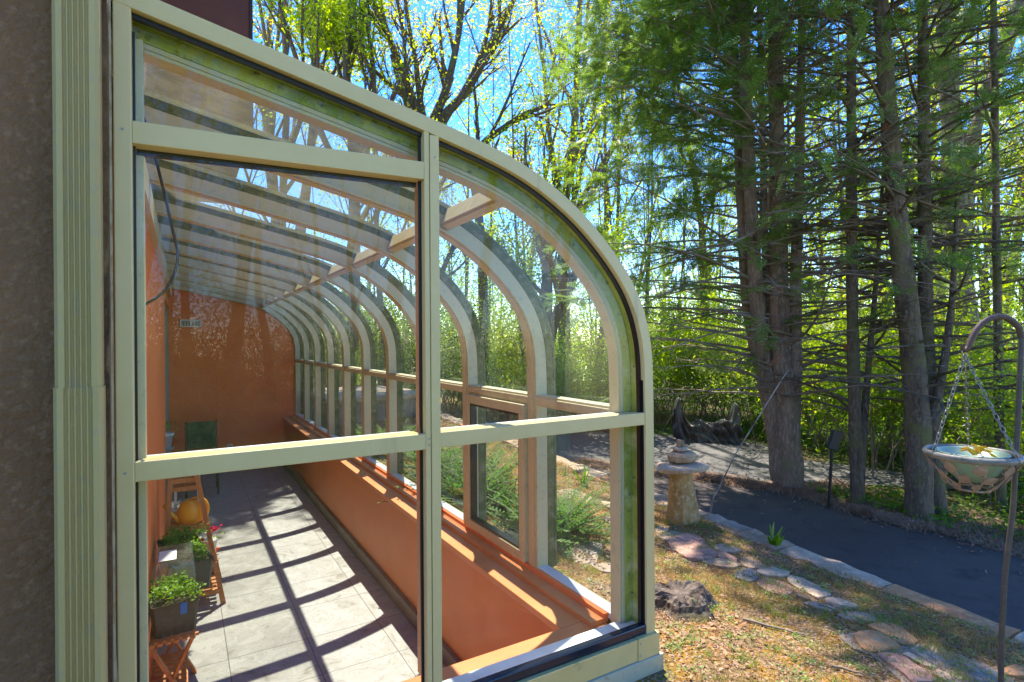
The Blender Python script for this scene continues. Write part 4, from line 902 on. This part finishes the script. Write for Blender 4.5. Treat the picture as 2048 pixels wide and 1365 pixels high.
def conifer(label, stems, seed, nbr, folf, name='conifer_tree', Lb=(1.0,2.4), size=.26, bare=.5, bark=BARK1, upf=.32, group=None):
    """stems: list of (path, r0, r1); folf(point)->0..1 foliage density"""
    rg = np.random.default_rng(seed); root = tag(empty(name, tuple(stems[0][0][0])), label, 'tree', group)
    tr_ = MB(); br = MB(); SP = []; SD = []; RP = []; RD = []
    for P_, r0, r1 in stems:
        P_ = np.array(P_, float); t = np.linspace(0, len(P_)-1, len(P_)*4); Q = np.stack([np.interp(t, np.arange(len(P_)), P_[:, j]) for j in range(3)], 1)
        for _ in range(3): Q[1:-1] = (Q[:-2]+2*Q[1:-1]+Q[2:])/4
        tr_.tube(Q, np.linspace(r0, r1, len(Q))*(1+.05*np.sin(np.arange(len(Q))*1.7)), 14)
        H = Q[-1][2]-Q[0][2]; z0 = Q[0][2]+H*.06
        for i_ in range(int(nbr*H)):
            z = rg.uniform(max(z0,-.9), Q[-1][2]); c = np.array([np.interp(z, Q[:, 2], Q[:, j]) for j in range(3)]); a = rg.uniform(0, 2*math.pi)
            hf = (z+2)/12.; L = rg.uniform(*Lb)*(1.1-.35*max(0,min(1,(z-4)/9)))
            d = np.array([math.cos(a), math.sin(a), upf*rg.uniform(.1,1.6)])
            B = chain(rg, c, d, L, 7, .13, -.035); br.tube(B, np.linspace(.017+.006*rg.random(), .003, 8), 5)
            for q in range(2, 8):
                f = folf(B[q])
                for _ in range(2):
                    s = nrm(np.cross(B[min(q,6)+1]-B[min(q,6)], [0,0,1.]))*rg.choice([-1,1])+nrm(B[q]-B[q-1])*.8+rg.normal(0,.25,3)
                    T_ = chain(rg, B[q], s, L*.22*rg.uniform(.5,1.2), 3, .2, -.03); br.tube(T_, [.004,.003,.0022,.0012], 3)
                    if rg.random() < f:
                        for k_ in (1,2,3):
                            for _2 in range(3): SP.append(T_[k_]+rg.normal(0,.03,3)); SD.append((T_[k_]-T_[k_-1])*8+rg.normal(0,.35,3))
                    elif rg.random() < .012: RP.append(T_[3]); RD.append(T_[3]-T_[2])
    tr_.build('trunk', bark, root); br.build('branches', TWIG if bark is BARK1 else BARK2, root)
    if SP:
        V, F = sprays(np.array(SP), np.array(SD), size, rg); MB().add(V, F).build('foliage', CEDLEAF, root)
    if len(RP) > 3:
        V, F = sprays(np.array(RP), np.array(RD), size*.8, rg); MB().add(V, F).build('dead_foliage', RUST, root)
    return root
def px(d, L): return [pt(u, v, d) for u, v in L]
dC = 6.95
# main multi-stemmed cedar
def fol_main(p):
    s = np.dot(p, RT)/np.dot(p, _fw); v = -np.dot(p, UP)/np.dot(p, _fw)        # lateral and vertical bearing only shape the crown
    side = (.50-s)/.25                                                   # fuller on the open, driveway side
    h = p[2]
    return float(np.clip(.03+.86*np.clip(side,0,1.3)*np.clip((h+.2)/1.8,0,1)+.10*np.clip((h-1.8)/2,0,1), 0, .96))
extra = lambda L, d: px(d, L)
s0 = px(dC, [(1578,1010),(1580,940),(1572,850),(1566,780),(1560,700),(1557,560),(1556,400),(1552,200),(1548,0),(1544,-400),(1540,-1000)])
stems = [(s0, .175, .05),
 (px(dC+.05, [(1562,960),(1553,860),(1530,760),(1518,660),(1508,520),(1500,380),(1492,200),(1487,0),(1480,-380),(1475,-800)]), .125, .04),
 (px(dC+.25, [(1540,800),(1510,700),(1492,600),(1486,480),(1476,300),(1470,100),(1462,-150),(1455,-500)]), .085, .03),
 (px(dC-.05, [(1585,860),(1592,740),(1590,600),(1595,450),(1600,300),(1603,100),(1606,-150),(1608,-500)]), .085, .03),
 (px(dC+.15, [(1560,760),(1540,640),(1530,500),(1526,300),(1520,80),(1515,-200)]), .06, .025)]
conifer('multi-stemmed cedar with a dense green crown left of its trunk, beside the driveway', stems, 21, 10.5, fol_main, size=.20)
fol_thin = lambda p: float(np.clip(.08+.075*(p[2]-.6), .0, .36))
conifer('slender straight conifer behind the black post light', [(px(6.3, [(1716,1022),(1712,900),(1706,700),(1703,500),(1703,250),(1702,0),(1700,-350),(1698,-700)]), .075, .03), (px(6.35, [(1718,1000),(1726,880),(1735,750),(1748,620),(1760,450),(1772,250)]), .05, .012)], 31, 9.0, fol_thin, Lb=(.6,1.5), size=.17, bark=BARK2)
conifer('mossy conifer with two joined trunks, right of the black post light', [(px(5.85, [(1837,1062),(1838,950),(1836,850),(1825,700),(1803,520),(1790,380),(1775,200),(1760,0),(1745,-300),(1730,-700)]), .135, .05), (px(6.05, [(1876,1050),(1868,940),(1862,820),(1852,700),(1850,500),(1848,250),(1845,0),(1842,-400)]), .10, .04), (px(5.9, [(1862,860),(1890,720),(1905,600),(1915,400)]), .05, .02)], 41, 8.0, fol_thin, Lb=(.7,1.8), size=.17, bark=BARK2)
conifer('thick-trunked conifer behind the hanging planter', [(px(8.6, [(1962,950),(1958,880),(1945,760),(1925,600),(1912,400),(1900,200),(1885,0),(1870,-300),(1850,-700)]), .21, .08), (px(8.7, [(1925,600),(1930,400),(1950,250),(1985,150),(2025,40),(2060,-80)]), .10, .06)], 51, 6.0, lambda p: fol_thin(p)*.6, Lb=(.8,2.2), size=.18, bark=BARK3)
conifer('slim dark conifer at the right frame edge behind the driveway', [(px(6.2, [(2006,1120),(2004,1040),(2000,940),(1996,700),(1990,300),(1985,-200)]), .06, .03)], 61, 5, lambda p: .12, Lb=(.6,1.4), bark=BARK2, size=.2)

# guided broadleaf trees
def guided(label, limbs, seed, leafm, bark, kids, per, size, lr=.45, group=None, sig=.2, t0=.2):
    rg = np.random.default_rng(seed); root = tag(empty('broadleaf_tree', tuple(limbs[0][0][0])), label, 'tree', group); mb = MB(); tips = []
    for P_, r0, r1 in limbs: 
        t = np.linspace(0, len(P_)-1, len(P_)*3); P_ = np.array(P_); Q = np.stack([np.interp(t, np.arange(len(P_)), P_[:, j]) for j in range(3)], 1)
        for _ in range(2): Q[1:-1] = (Q[:-2]+2*Q[1:-1]+Q[2:])/4
        grow(mb, tips, rg, Q, r0, r1, 0, len(kids), kids, lr, .7, (10,6,4,3,3), .12, t0)
    mb.build('trunk', bark, root); V, F = leafcloud(tips, per, sig, size, rg); MB().add(V, F).build('crown', leafm, root); return root
d1 = 13.
guided('dark vase-shaped tree with forking limbs above the sunroom ridge', [
 (px(d1, [(850,800),(848,600),(850,430),(850,330),(858,255)]), .20, .15),
 (px(d1, [(858,260),(830,215),(815,170),(790,110),(765,40),(750,-60),(740,-200)]), .12, .04),
 (px(d1, [(852,262),(838,190),(832,120),(815,40),(800,-80)]), .085, .03),
 (px(d1, [(858,258),(890,190),(905,130),(920,60),(930,-40),(935,-200)]), .11, .035),
 (px(d1, [(870,250),(930,190),(965,130),(1000,50),(1040,-20),(1070,-120)]), .11, .035),
 (px(d1, [(880,262),(900,225),(945,150),(980,60),(985,-60)]), .07, .02)], 71, LEAF_Y, BARK2, (8,6,4), 5, .06, .42, sig=.22, t0=.15)
d2 = 15.
guided('tall slim tree with yellow-green leaves between the sunroom arch and the cedar', [
 (px(d2, [(1128,860),(1127,700),(1125,540),(1128,420),(1140,330),(1150,250),(1155,120),(1160,0),(1165,-150),(1170,-400)]), .16, .05),
 (px(d2, [(1127,420),(1110,340),(1095,250),(1090,150),(1075,40),(1065,-100)]), .08, .03),
 (px(d2, [(1140,330),(1180,250),(1200,170),(1210,60),(1215,-80)]), .07, .03),
 (px(d2, [(1126,480),(1180,400),(1225,300),(1245,200),(1255,80)]), .07, .03),
 (px(d2, [(1125,470),(1085,400),(1050,360),(1020,320)]), .06, .02)], 72, LEAF_Y, BARK3, (9,6,4), 7, .07, .36, sig=.2, t0=.1)
guided('leaning tree with a long bare limb reaching over the sunroom', [
 (px(12., [(965,800),(968,600),(960,430),(940,330),(965,285),(1010,255),(1050,225),(1090,215),(1120,180)]), .12, .03)], 73, LEAF_G, BARK2, (9,5), 6, .08, .3)
d4 = 11.
guided('forked dark tree seen through the curved front glass', [
 (px(d4, [(1088,880),(1090,780),(1092,680),(1095,560),(1090,480),(1070,400),(1050,330)]), .155, .07),
 (px(d4, [(1095,700),(1110,640),(1122,600),(1130,540),(1125,470),(1150,400),(1170,300)]), .11, .04),
 (px(d4, [(1125,570),(1160,535),(1195,520),(1235,490)]), .07, .03),
 (px(d4, [(1094,600),(1060,560),(1020,520),(990,500)]), .05, .02)], 74, LEAF_G, BARK2, (7,6,4), 8, .075, .4)
guided('leafy green tree on the left beyond the glass roof', [
 (px(12., [(705,700),(710,520),(712,380),(700,240),(690,120),(700,20),(715,-120)]), .13, .05),
 (px(12., [(706,380),(650,290),(620,200),(590,110),(560,20),(540,-100)]), .08, .03),
 (px(12., [(710,330),(745,240),(750,150),(735,60),(725,-60)]), .06, .03)], 75, LEAF_G, BARK2, (9,6,5), 7, .085, .42)
guided('yellow-leaved tree far left beside the brown house bay', [
 (px(16., [(560,700),(562,500),(568,330),(575,200),(570,80),(560,-60),(555,-200)]), .13, .05),
 (px(16., [(568,330),(610,220),(640,110),(650,0),(655,-120)]), .08, .03)], 76, LEAF_Y, BARK2, (9,6,5), 9, .09, .4)
guided('pale-trunked spreading tree at the upper right with yellow-green leaves', [
 (px(12.5, [(1870,860),(1872,700),(1878,560),(1885,420),(1895,300),(1905,180),(1910,60),(1915,-100)]), .16, .08),
 (px(12.5, [(1905,400),(1960,340),(2010,322),(2060,318),(2150,330)]), .08, .04),
 (px(12.5, [(1900,330),(1960,230),(2000,150),(2035,60),(2060,-60)]), .09, .04)], 77, LEAF_Y, BARK3, (8,5,4), 8, .085, .45)

# background wood
sh = broadleaf(12,.17,110,LEAF_G,BARK2,20,.13,(10,6,5),clear=.55,lr=.25,lean=.01); sh.location = (1.9,13.4,-1.6)  # tree added so its high crown shades the far part of the floor
tag(sh, 'large dense-crowned tree added beyond the far end to shade the sunroom floor', 'tree')
protos = [broadleaf(9.5,.10,101,LEAF_G,BARK2,8,.09,clear=.22), broadleaf(12,.13,102,LEAF_G,BARK3,8,.10,clear=.3), broadleaf(13,.14,103,LEAF_Y,BARK2,7,.10,clear=.35),
          broadleaf(7,.06,104,LEAF_G,BARK2,12,.08,clear=.15,lr=.42), broadleaf(15,.17,105,LEAF_Y,BARK3,7,.11,(7,5,5),clear=.4)]
protos.append(broadleaf(9,.042,106,LEAF_G,BARK2,10,.075,(6,4,3),clear=.3,lr=.22,lean=.10))
shp = [shrub(2.2,1.7,201,LEAF_D,26,7000,.055), shrub(2.8,2.0,202,LEAF_G,24,7500,.06), shrub(1.5,1.5,203,LEAF_D,20,5000,.05), shrub(3.6,1.8,204,LEAF_G,20,7500,.065)]
rng = np.random.default_rng(77)
def place_u(u, dist): r = ray(u, 682.5); r = r/np.linalg.norm(r[:2]); x, y_ = r[0]*dist, r[1]*dist; return x, y_, float(gz(x, y_))
first = {}
def put(proto, key, loc, rz, sc, label, cat, group):
    if key not in first: o = proto; first[key] = 1; o.location = loc; o.rotation_euler = (0,0,rz); o.scale = (sc,)*3
    else: o = dup(proto, loc, rz, sc)
    return tag(o, label, cat, group)
WL = 'slender spring-leaved tree of the wood beyond the driveway'; SL = 'leafy undergrowth shrub at the edge of the wood'
spots = []
for ring, (d0, d1_, n_) in enumerate(((11.5,14,4),(14.5,19,9),(20,27,12),(28,40,16))):
    for i_ in range(n_):
        u = 430+(2250-430)*(i_+rng.uniform(.1,.9))/n_; d = rng.uniform(d0, d1_)
        x, y_, z = place_u(u, d)
        if x < 3.6 and y_ < 12: continue
        pi_ = [[0,3,3,0],[0,1,3,2],[1,2,0,4],[1,2,4,4]][ring][rng.integers(0,4)]
        if 800 < u < 1090: pi_ = 3
        put(protos[pi_], ('t',pi_), (x,y_,z), rng.uniform(0,6.28), rng.uniform(.8,1.15), WL, 'tree', 'trees of the wood beyond the driveway')
for i_ in range(52):
    u = 640+(2150-640)*(i_+rng.uniform(0,1))/52; d = rng.uniform(11.8,22); x, y_, z = place_u(u, d)
    if x < 3.8 and y_ < 12: continue
    put(protos[5], ('t',5), (x,y_,z), rng.uniform(0,6.28), rng.uniform(.75,1.2), 'thin young sapling standing in the undergrowth beyond the driveway', 'tree', 'thin saplings beyond the driveway')
for i_ in range(26):
    u = 860+(2200-860)*(i_+rng.uniform(0,1))/26; d = rng.uniform(15,25); x, y_, z = place_u(u, d); q = (3,0,3,1)[i_ % 4]
    put(protos[q], ('t',q), (x,y_,z), rng.uniform(0,6.28), rng.uniform(.6,.85), WL, 'tree', 'trees of the wood beyond the driveway')
# shrubs: edge line behind apron and along the right
edge = [(1100,10.6),(1180,11.2),(1250,11.0),(1310,12.2),(1370,12.6),(1440,12.4),(1500,12.0),(1560,11.0),(1610,11.2),(1670,10.6),(1740,10.2),(1810,10.6),(1880,10.0),(1960,10.8),(2030,9.4),(2090,9.0),(1040,11.5),(980,12.2),(920,12.8),(860,13),(790,13.5),(720,14),(640,14.5)]
for i_, (u, d) in enumerate(edge):
    x, y_, z = place_u(u, d); si = [0,2,0,1,0,3][i_ % 6]
    put(shp[si], ('s',si), (x,y_,z), rng.uniform(0,6.28), rng.uniform(.75,1.05), SL, 'shrub', 'shrubs at the edge of the wood')
for i_ in range(46):
    u = 520+(2250-520)*(i_+rng.uniform(0,1))/46; d = rng.uniform(12.5,26); x, y_, z = place_u(u, d); si = int(rng.integers(0,4))
    if x < 3.8 and y_ < 12: continue
    put(shp[si], ('s',si), (x,y_,z), rng.uniform(0,6.28), rng.uniform(.8,1.4), SL, 'shrub', 'shrubs at the edge of the wood')
# trees and hedge on the camera side, seen in the reflections
for i_, (x, y_) in enumerate(((-3.5,-9),(0,-12),(3,-10),(-7,-13),(6,-14),(-1.5,-17),(9,-9),(-5.5,-10.5),(-2,-13.5),(1.5,-15),(4.8,-11.5),(-9,-10),(8,-13),(-4.5,-16),(2.8,-18),(11,-12),(-6,-8),(.8,-9.5),(-12,-9),(-10,-14),(5.5,-17),(-8,-18),(-.3,-14.6),(-13,-13))):
    put(protos[[1,0,3,1,1,4,0][i_ % 7]], ('t',[1,0,3,1,1,4,0][i_ % 7]), (x,y_,float(gz(x,y_))), i_*1.1, 1.25, 'leafy tree on the lawn behind the photographer, seen mirrored in the glass', 'tree', 'trees on the lawn mirrored in the glass')
for i_, (x, y_) in enumerate(((-1.6,-3.6),(.2,-4.9),(-3.2,-4.5),(1.9,-5.4),(-.8,-6.5),(3.6,-4.8),(5.4,-6),(-5.2,-6),(.9,-7.5),(3,-7.4),(-2.8,-7.6))):
    put(shp[[0,2,1,0,3,2][i_ % 6]], ('s',[0,2,1,0,3,2][i_ % 6]), (x,y_,-1.38), i_*1.7, .9, 'garden shrub behind the photographer, seen mirrored in the glass', 'shrub', 'garden shrubs mirrored in the glass')

# fronded evergreen shrubs just outside the front glass
def fronds(name, loc, n, L, seed, label, flat=.35):
    rg = np.random.default_rng(seed); root = tag(empty(name, loc), label, 'shrub'); mb = MB(); SP = []; SD = []; cs = []
    for i_ in range(n):
        a = rg.uniform(0,6.28); P_ = chain(rg, np.array(loc)+[rg.normal(0,.12),rg.normal(0,.12),0], (math.cos(a),math.sin(a),rg.uniform(.25,1.4)), L*rg.uniform(.6,1.1), 8, .08, -.05)
        mb.tube(P_, np.linspace(.005,.0015,9), 4)
        for q in range(2,9):
            d = nrm(P_[q]-P_[q-1]); s = nrm(np.cross(d, [0,0,1.]))
            for sg in (-1,1):
                for e_ in (0,.5):
                    b_ = P_[q-1]+(P_[q]-P_[q-1])*e_; dd = nrm(s*sg+d*.7+np.array([0,0,.1])); w_ = np.cross(dd, np.array([0,0,1.])+rg.normal(0,.3,3)); w_ = nrm(w_)*.009; ln = .085*(1.15-q*.1)
                    cs.append(np.array([b_, b_+dd*ln*.5+w_, b_+dd*ln, b_+dd*ln*.5-w_]))
    mb.build('stems', TWIG, root); V = np.concatenate(cs); MB().add(V, np.arange(len(V)).reshape(-1,4)).build('foliage', LEAF_F, root)
fronds('frond_shrub', (2.30,3.35,-1.40), 120, .52, 301, 'feathery green shrub against the front glass nearest the corner post')
fronds('frond_shrub', (2.12,4.25,-1.38), 150, .66, 302, 'dense feathery shrub behind the opening window of the front glass')
fronds('frond_shrub', (2.25,5.15,-1.36), 130, .6, 303, 'feathery shrub third along the front glass')
fronds('frond_shrub', (2.2,6.6,-1.34), 120, .55, 304, 'feathery shrub near the far end of the front glass')
# small plants on the bank
def blades(name, loc, n, L, seed, label, wd=.010, m=None):
    rg = np.random.default_rng(seed); root = tag(empty(name, tuple(loc)), label, 'plant'); mb = MB()
    for i_ in range(n):
        a = rg.uniform(0,6.28); P_ = chain(rg, np.array(loc)+[rg.normal(0,.012),rg.normal(0,.012),-.01], (math.cos(a)*.5,math.sin(a)*.5,1.1), L*rg.uniform(.6,1.1), 5, .08, -.08)
        s = nrm(np.cross(P_[2]-P_[0], [0,0,1.])+rg.normal(0,.05,3)); wv = wd*np.array([.7,1,1,.8,.5,.05])[:, None]
        V = np.concatenate([P_-s*wv, P_+s*wv]); mb.add(V, np.array([[q, q+1, q+7, q+6] for q in range(5)]))
    mb.build('leaves', m or IVY, root)
blades('daffodil_leaves', onbank(1166,968), 12, .26, 401, 'clump of upright daffodil leaves seen through the front glass', .009)
blades('daffodil_leaves', onbank(1128,952), 6, .14, 402, 'smaller leaf clump left of the daffodil leaves', .008)
blades('broad_leaf_plant', onbank(1547,1092), 12, .17, 403, 'bright green broad-leaved plant at the kerb edge of the driveway', .016)
blades('weed', onbank(1412,1232), 7, .11, 404, 'pale green weed growing against the tree stump', .010)

# =================================================================== ground cover (stuff)
rng = np.random.default_rng(500)
def scatter(n, x0, x1, y0, y1): return rng.uniform(x0,x1,n), rng.uniform(y0,y1,n)
def fbm(x, y, s): return (np.sin(x*s+1.7*np.sin(y*s*.8))+np.sin(y*s*1.3+1.1*np.sin(x*s*1.7+2))+np.sin((x+y)*s*.7+3))/3
# grass
x, y_ = scatter(150000, 1.74, 3.74, -.6, 9); kp = fbm(x,y_,5)+.5*fbm(x,y_,17)+rng.normal(0,.25,len(x)) > .12; x = x[kp]; y_ = y_[kp]
near = rng.random(len(x)) < np.clip(4.5/(x*x+y_*y_)**.5, 0, 1); x = x[near]; y_ = y_[near]
z = gz(x, y_); N = len(x); h = rng.uniform(.012,.042,N); a = rng.uniform(0,6.28,N); ln = rng.normal(0,.016,(N,2)); wd = .0019
V = np.stack([np.stack([x-wd*np.cos(a), y_-wd*np.sin(a), z], 1), np.stack([x+wd*np.cos(a), y_+wd*np.sin(a), z], 1), np.stack([x+ln[:, 0], y_+ln[:, 1], z+h], 1)], 1)
tag(MB().add(V, np.arange(N*3).reshape(-1,3)).build('grass', GRASSM), 'thin dry and green grass on the mossy bank', 'grass', None, 'stuff')
# tufts and small weeds
tx, ty = scatter(520, 1.78, 3.66, -.4, 7); k_ = rng.random(520) < np.clip(3.2/np.hypot(tx,ty), 0, 1); tx = tx[k_]; ty = ty[k_]
nb = 26; x = np.repeat(tx, nb)+rng.normal(0,.016,len(tx)*nb); y_ = np.repeat(ty, nb)+rng.normal(0,.016,len(tx)*nb); N = len(x); z = gz(x,y_); h = rng.uniform(.018,.055,N)*np.repeat(rng.uniform(.5,1.3,len(tx)), nb); a = rng.uniform(0,6.28,N); ln = rng.normal(0,.018,(N,2)); wd = .0017
V = np.stack([np.stack([x-wd*np.cos(a), y_-wd*np.sin(a), z], 1), np.stack([x+wd*np.cos(a), y_+wd*np.sin(a), z], 1), np.stack([x+ln[:, 0], y_+ln[:, 1], z+h], 1)], 1)
tag(MB().add(V, np.arange(N*3).reshape(-1,3)).build('grass_tufts', leafmat('tuft_blades', [(.10,.17,.03),(.20,.27,.05),(.36,.33,.12)], .45)), 'fresh green grass tufts dotted over the bank', 'grass', None, 'stuff')
tx, ty = scatter(900, 1.78, 3.66, -.4, 7); nb = 16; x = np.repeat(tx, nb)+rng.normal(0,.02,len(tx)*nb); y_ = np.repeat(ty, nb)+rng.normal(0,.02,len(tx)*nb)
V, F = leaves(np.stack([x,y_,gz(x,y_)+rng.uniform(.004,.025,len(x))],1), .014, rng, .5, .7)
tag(MB().add(V, F).build('weeds', leafmat('weed_leaves', [(.12,.2,.05),(.22,.30,.08),(.34,.38,.18)], .35)), 'small pale green weeds creeping over the bank', 'weeds', None, 'stuff')
for (u0,v0,u1,v1,lab,r_) in ((1490,1243,1610,1275,'pale stick lying on the moss right of the tree stump',.008),(1310,1090,1352,1106,'short dark stick beside the large mauve stepping stone',.006),(1640,1215,1680,1226,'thin dark stick lying along a grey stepping stone',.004),(1660,1335,1730,1355,'pale twig at the bottom edge near the pinkish flagstone',.007)):
    A, B = onbank(u0,v0), onbank(u1,v1); Q = np.array([A+(B-A)*t+np.array([rng.normal(0,.006),rng.normal(0,.006),.012]) for t in np.linspace(0,1,7)])
    for q in Q: q[2] = float(gz(q[0],q[1]))+.012
    tag(MB().tube(Q, np.linspace(r_, r_*.5, 7), 7, 0, cap=True).build('stick', TWIG), lab, 'stick')
# leaf litter
def litter(name, n, box, size, m, label, cat, cond=None, zoff=0):
    x, y_ = scatter(n, *box)
    if cond is not None: k_ = cond(x, y_); x = x[k_]; y_ = y_[k_]
    P_ = np.stack([x, y_, gz(x, y_)+zoff+.004+rng.uniform(0,.01,len(x))], 1); V, F = leaves(P_, size, rng, .75, .6, .6)
    tag(MB().add(V, F).build(name, m), label, cat, None, 'stuff')
litter('leaf_litter', 60000, (1.74,3.74,-.6,9), .011, LITTER, 'brown dry leaves scattered over the bank', 'leaf litter', lambda x, y: fbm(x,y,4)+rng.normal(0,.5,len(x)) > .0)
litter('leaf_litter', 2500, (1.76,2.6,.6,2.5), .020, LITTER, 'crisp brown leaves piled round the tree stump', 'leaf litter', lambda x, y: np.hypot(x-2.05,y-2.1)+rng.normal(0,.15,len(x)) < .45)
litter('leaf_litter', 5000, (3.92,6.6,-1,9), .03, LITTER, 'dry leaves and grit blown along the edges of the driveway', 'leaf litter', lambda x, y: (np.minimum(abs(x-3.92), abs(x-6.32)) < rng.exponential(.16,len(x))) | (rng.random(len(x)) < .015), .010)
# pine straw strip between the two lanes
pg = np.array([(6.42,2.66),(6.33,3.13),(6.36,4.0),(5.93,4.85),(5.33,5.55),(4.9,6.3)])
def strip(n, wdt, off):
    t = rng.uniform(0,len(pg)-1,n); px_ = np.interp(t, np.arange(len(pg)), pg[:, 0]); py_ = np.interp(t, np.arange(len(pg)), pg[:, 1])
    return px_+rng.normal(off,wdt,n), py_+rng.normal(off,wdt,n)
x, y_ = strip(26000, .10, .05); ex, ey = scatter(16000, 6.35, 7.4, 1.2, 4.2)
x = np.concatenate([x, ex]); y_ = np.concatenate([y_, ey]); N = len(x)
dd = np.min(np.hypot(x[:, None]-pg[None, :, 0], y_[:, None]-pg[None, :, 1]), 1)
z = zdrive(y_)+.012+rng.uniform(0,.05,N)*np.clip(1-dd/.6,0,1); a = rng.uniform(0,6.28,N); L = rng.uniform(.03,.075,N); wd = .0022
dx, dy = np.cos(a)*L/2, np.sin(a)*L/2; ox, oy = -np.sin(a)*wd, np.cos(a)*wd; tz = rng.normal(0,.012,N)
V = np.stack([np.stack([x-dx-ox,y_-dy-oy,z-tz],1), np.stack([x+dx-ox,y_+dy-oy,z+tz],1), np.stack([x+dx+ox,y_+dy+oy,z+tz],1), np.stack([x-dx+ox,y_-dy+oy,z-tz],1)], 1)
tag(MB().add(V, np.arange(N*4).reshape(-1,4)).build('pine_straw', STRAW), 'brown pine straw between the lanes of the driveway', 'pine straw', None, 'stuff')
# green ground cover under the trees
x, y_ = scatter(60000, 6.5, 13, -.5, 7.5); kp = (fbm(x,y_,1.6)+rng.normal(0,.3,len(x)) > -.05) & ~((y_ > 4.1-.55*(x-6.3)) & (x < 8.6) & (y_ > 3)); x = x[kp]; y_ = y_[kp]
P_ = np.stack([x, y_, gz(x,y_)+rng.uniform(.02,.12,len(x))], 1); V, F = leaves(P_, .045, rng, .6, .7)
tag(MB().add(V, F).build('ground_cover', IVY), 'bright green ground cover under the conifers', 'ground cover', None, 'stuff')
x, y_ = scatter(26000, -4, 3, -9, .2); N = len(x); z = gz(x, y_); h = rng.uniform(.03,.07,N); a = rng.uniform(0,6.28,N); ln = rng.normal(0,.03,(N,2)); wd = .005
V = np.stack([np.stack([x-wd*np.cos(a), y_-wd*np.sin(a), z], 1), np.stack([x+wd*np.cos(a), y_+wd*np.sin(a), z], 1), np.stack([x+ln[:, 0], y_+ln[:, 1], z+h], 1)], 1)
tag(MB().add(V, np.arange(N*3).reshape(-1,3)).build('lawn_grass', leafmat('lawn_blades', [(.07,.14,.02),(.14,.22,.04)], .4)), 'green lawn behind the photographer', 'grass', None, 'stuff')
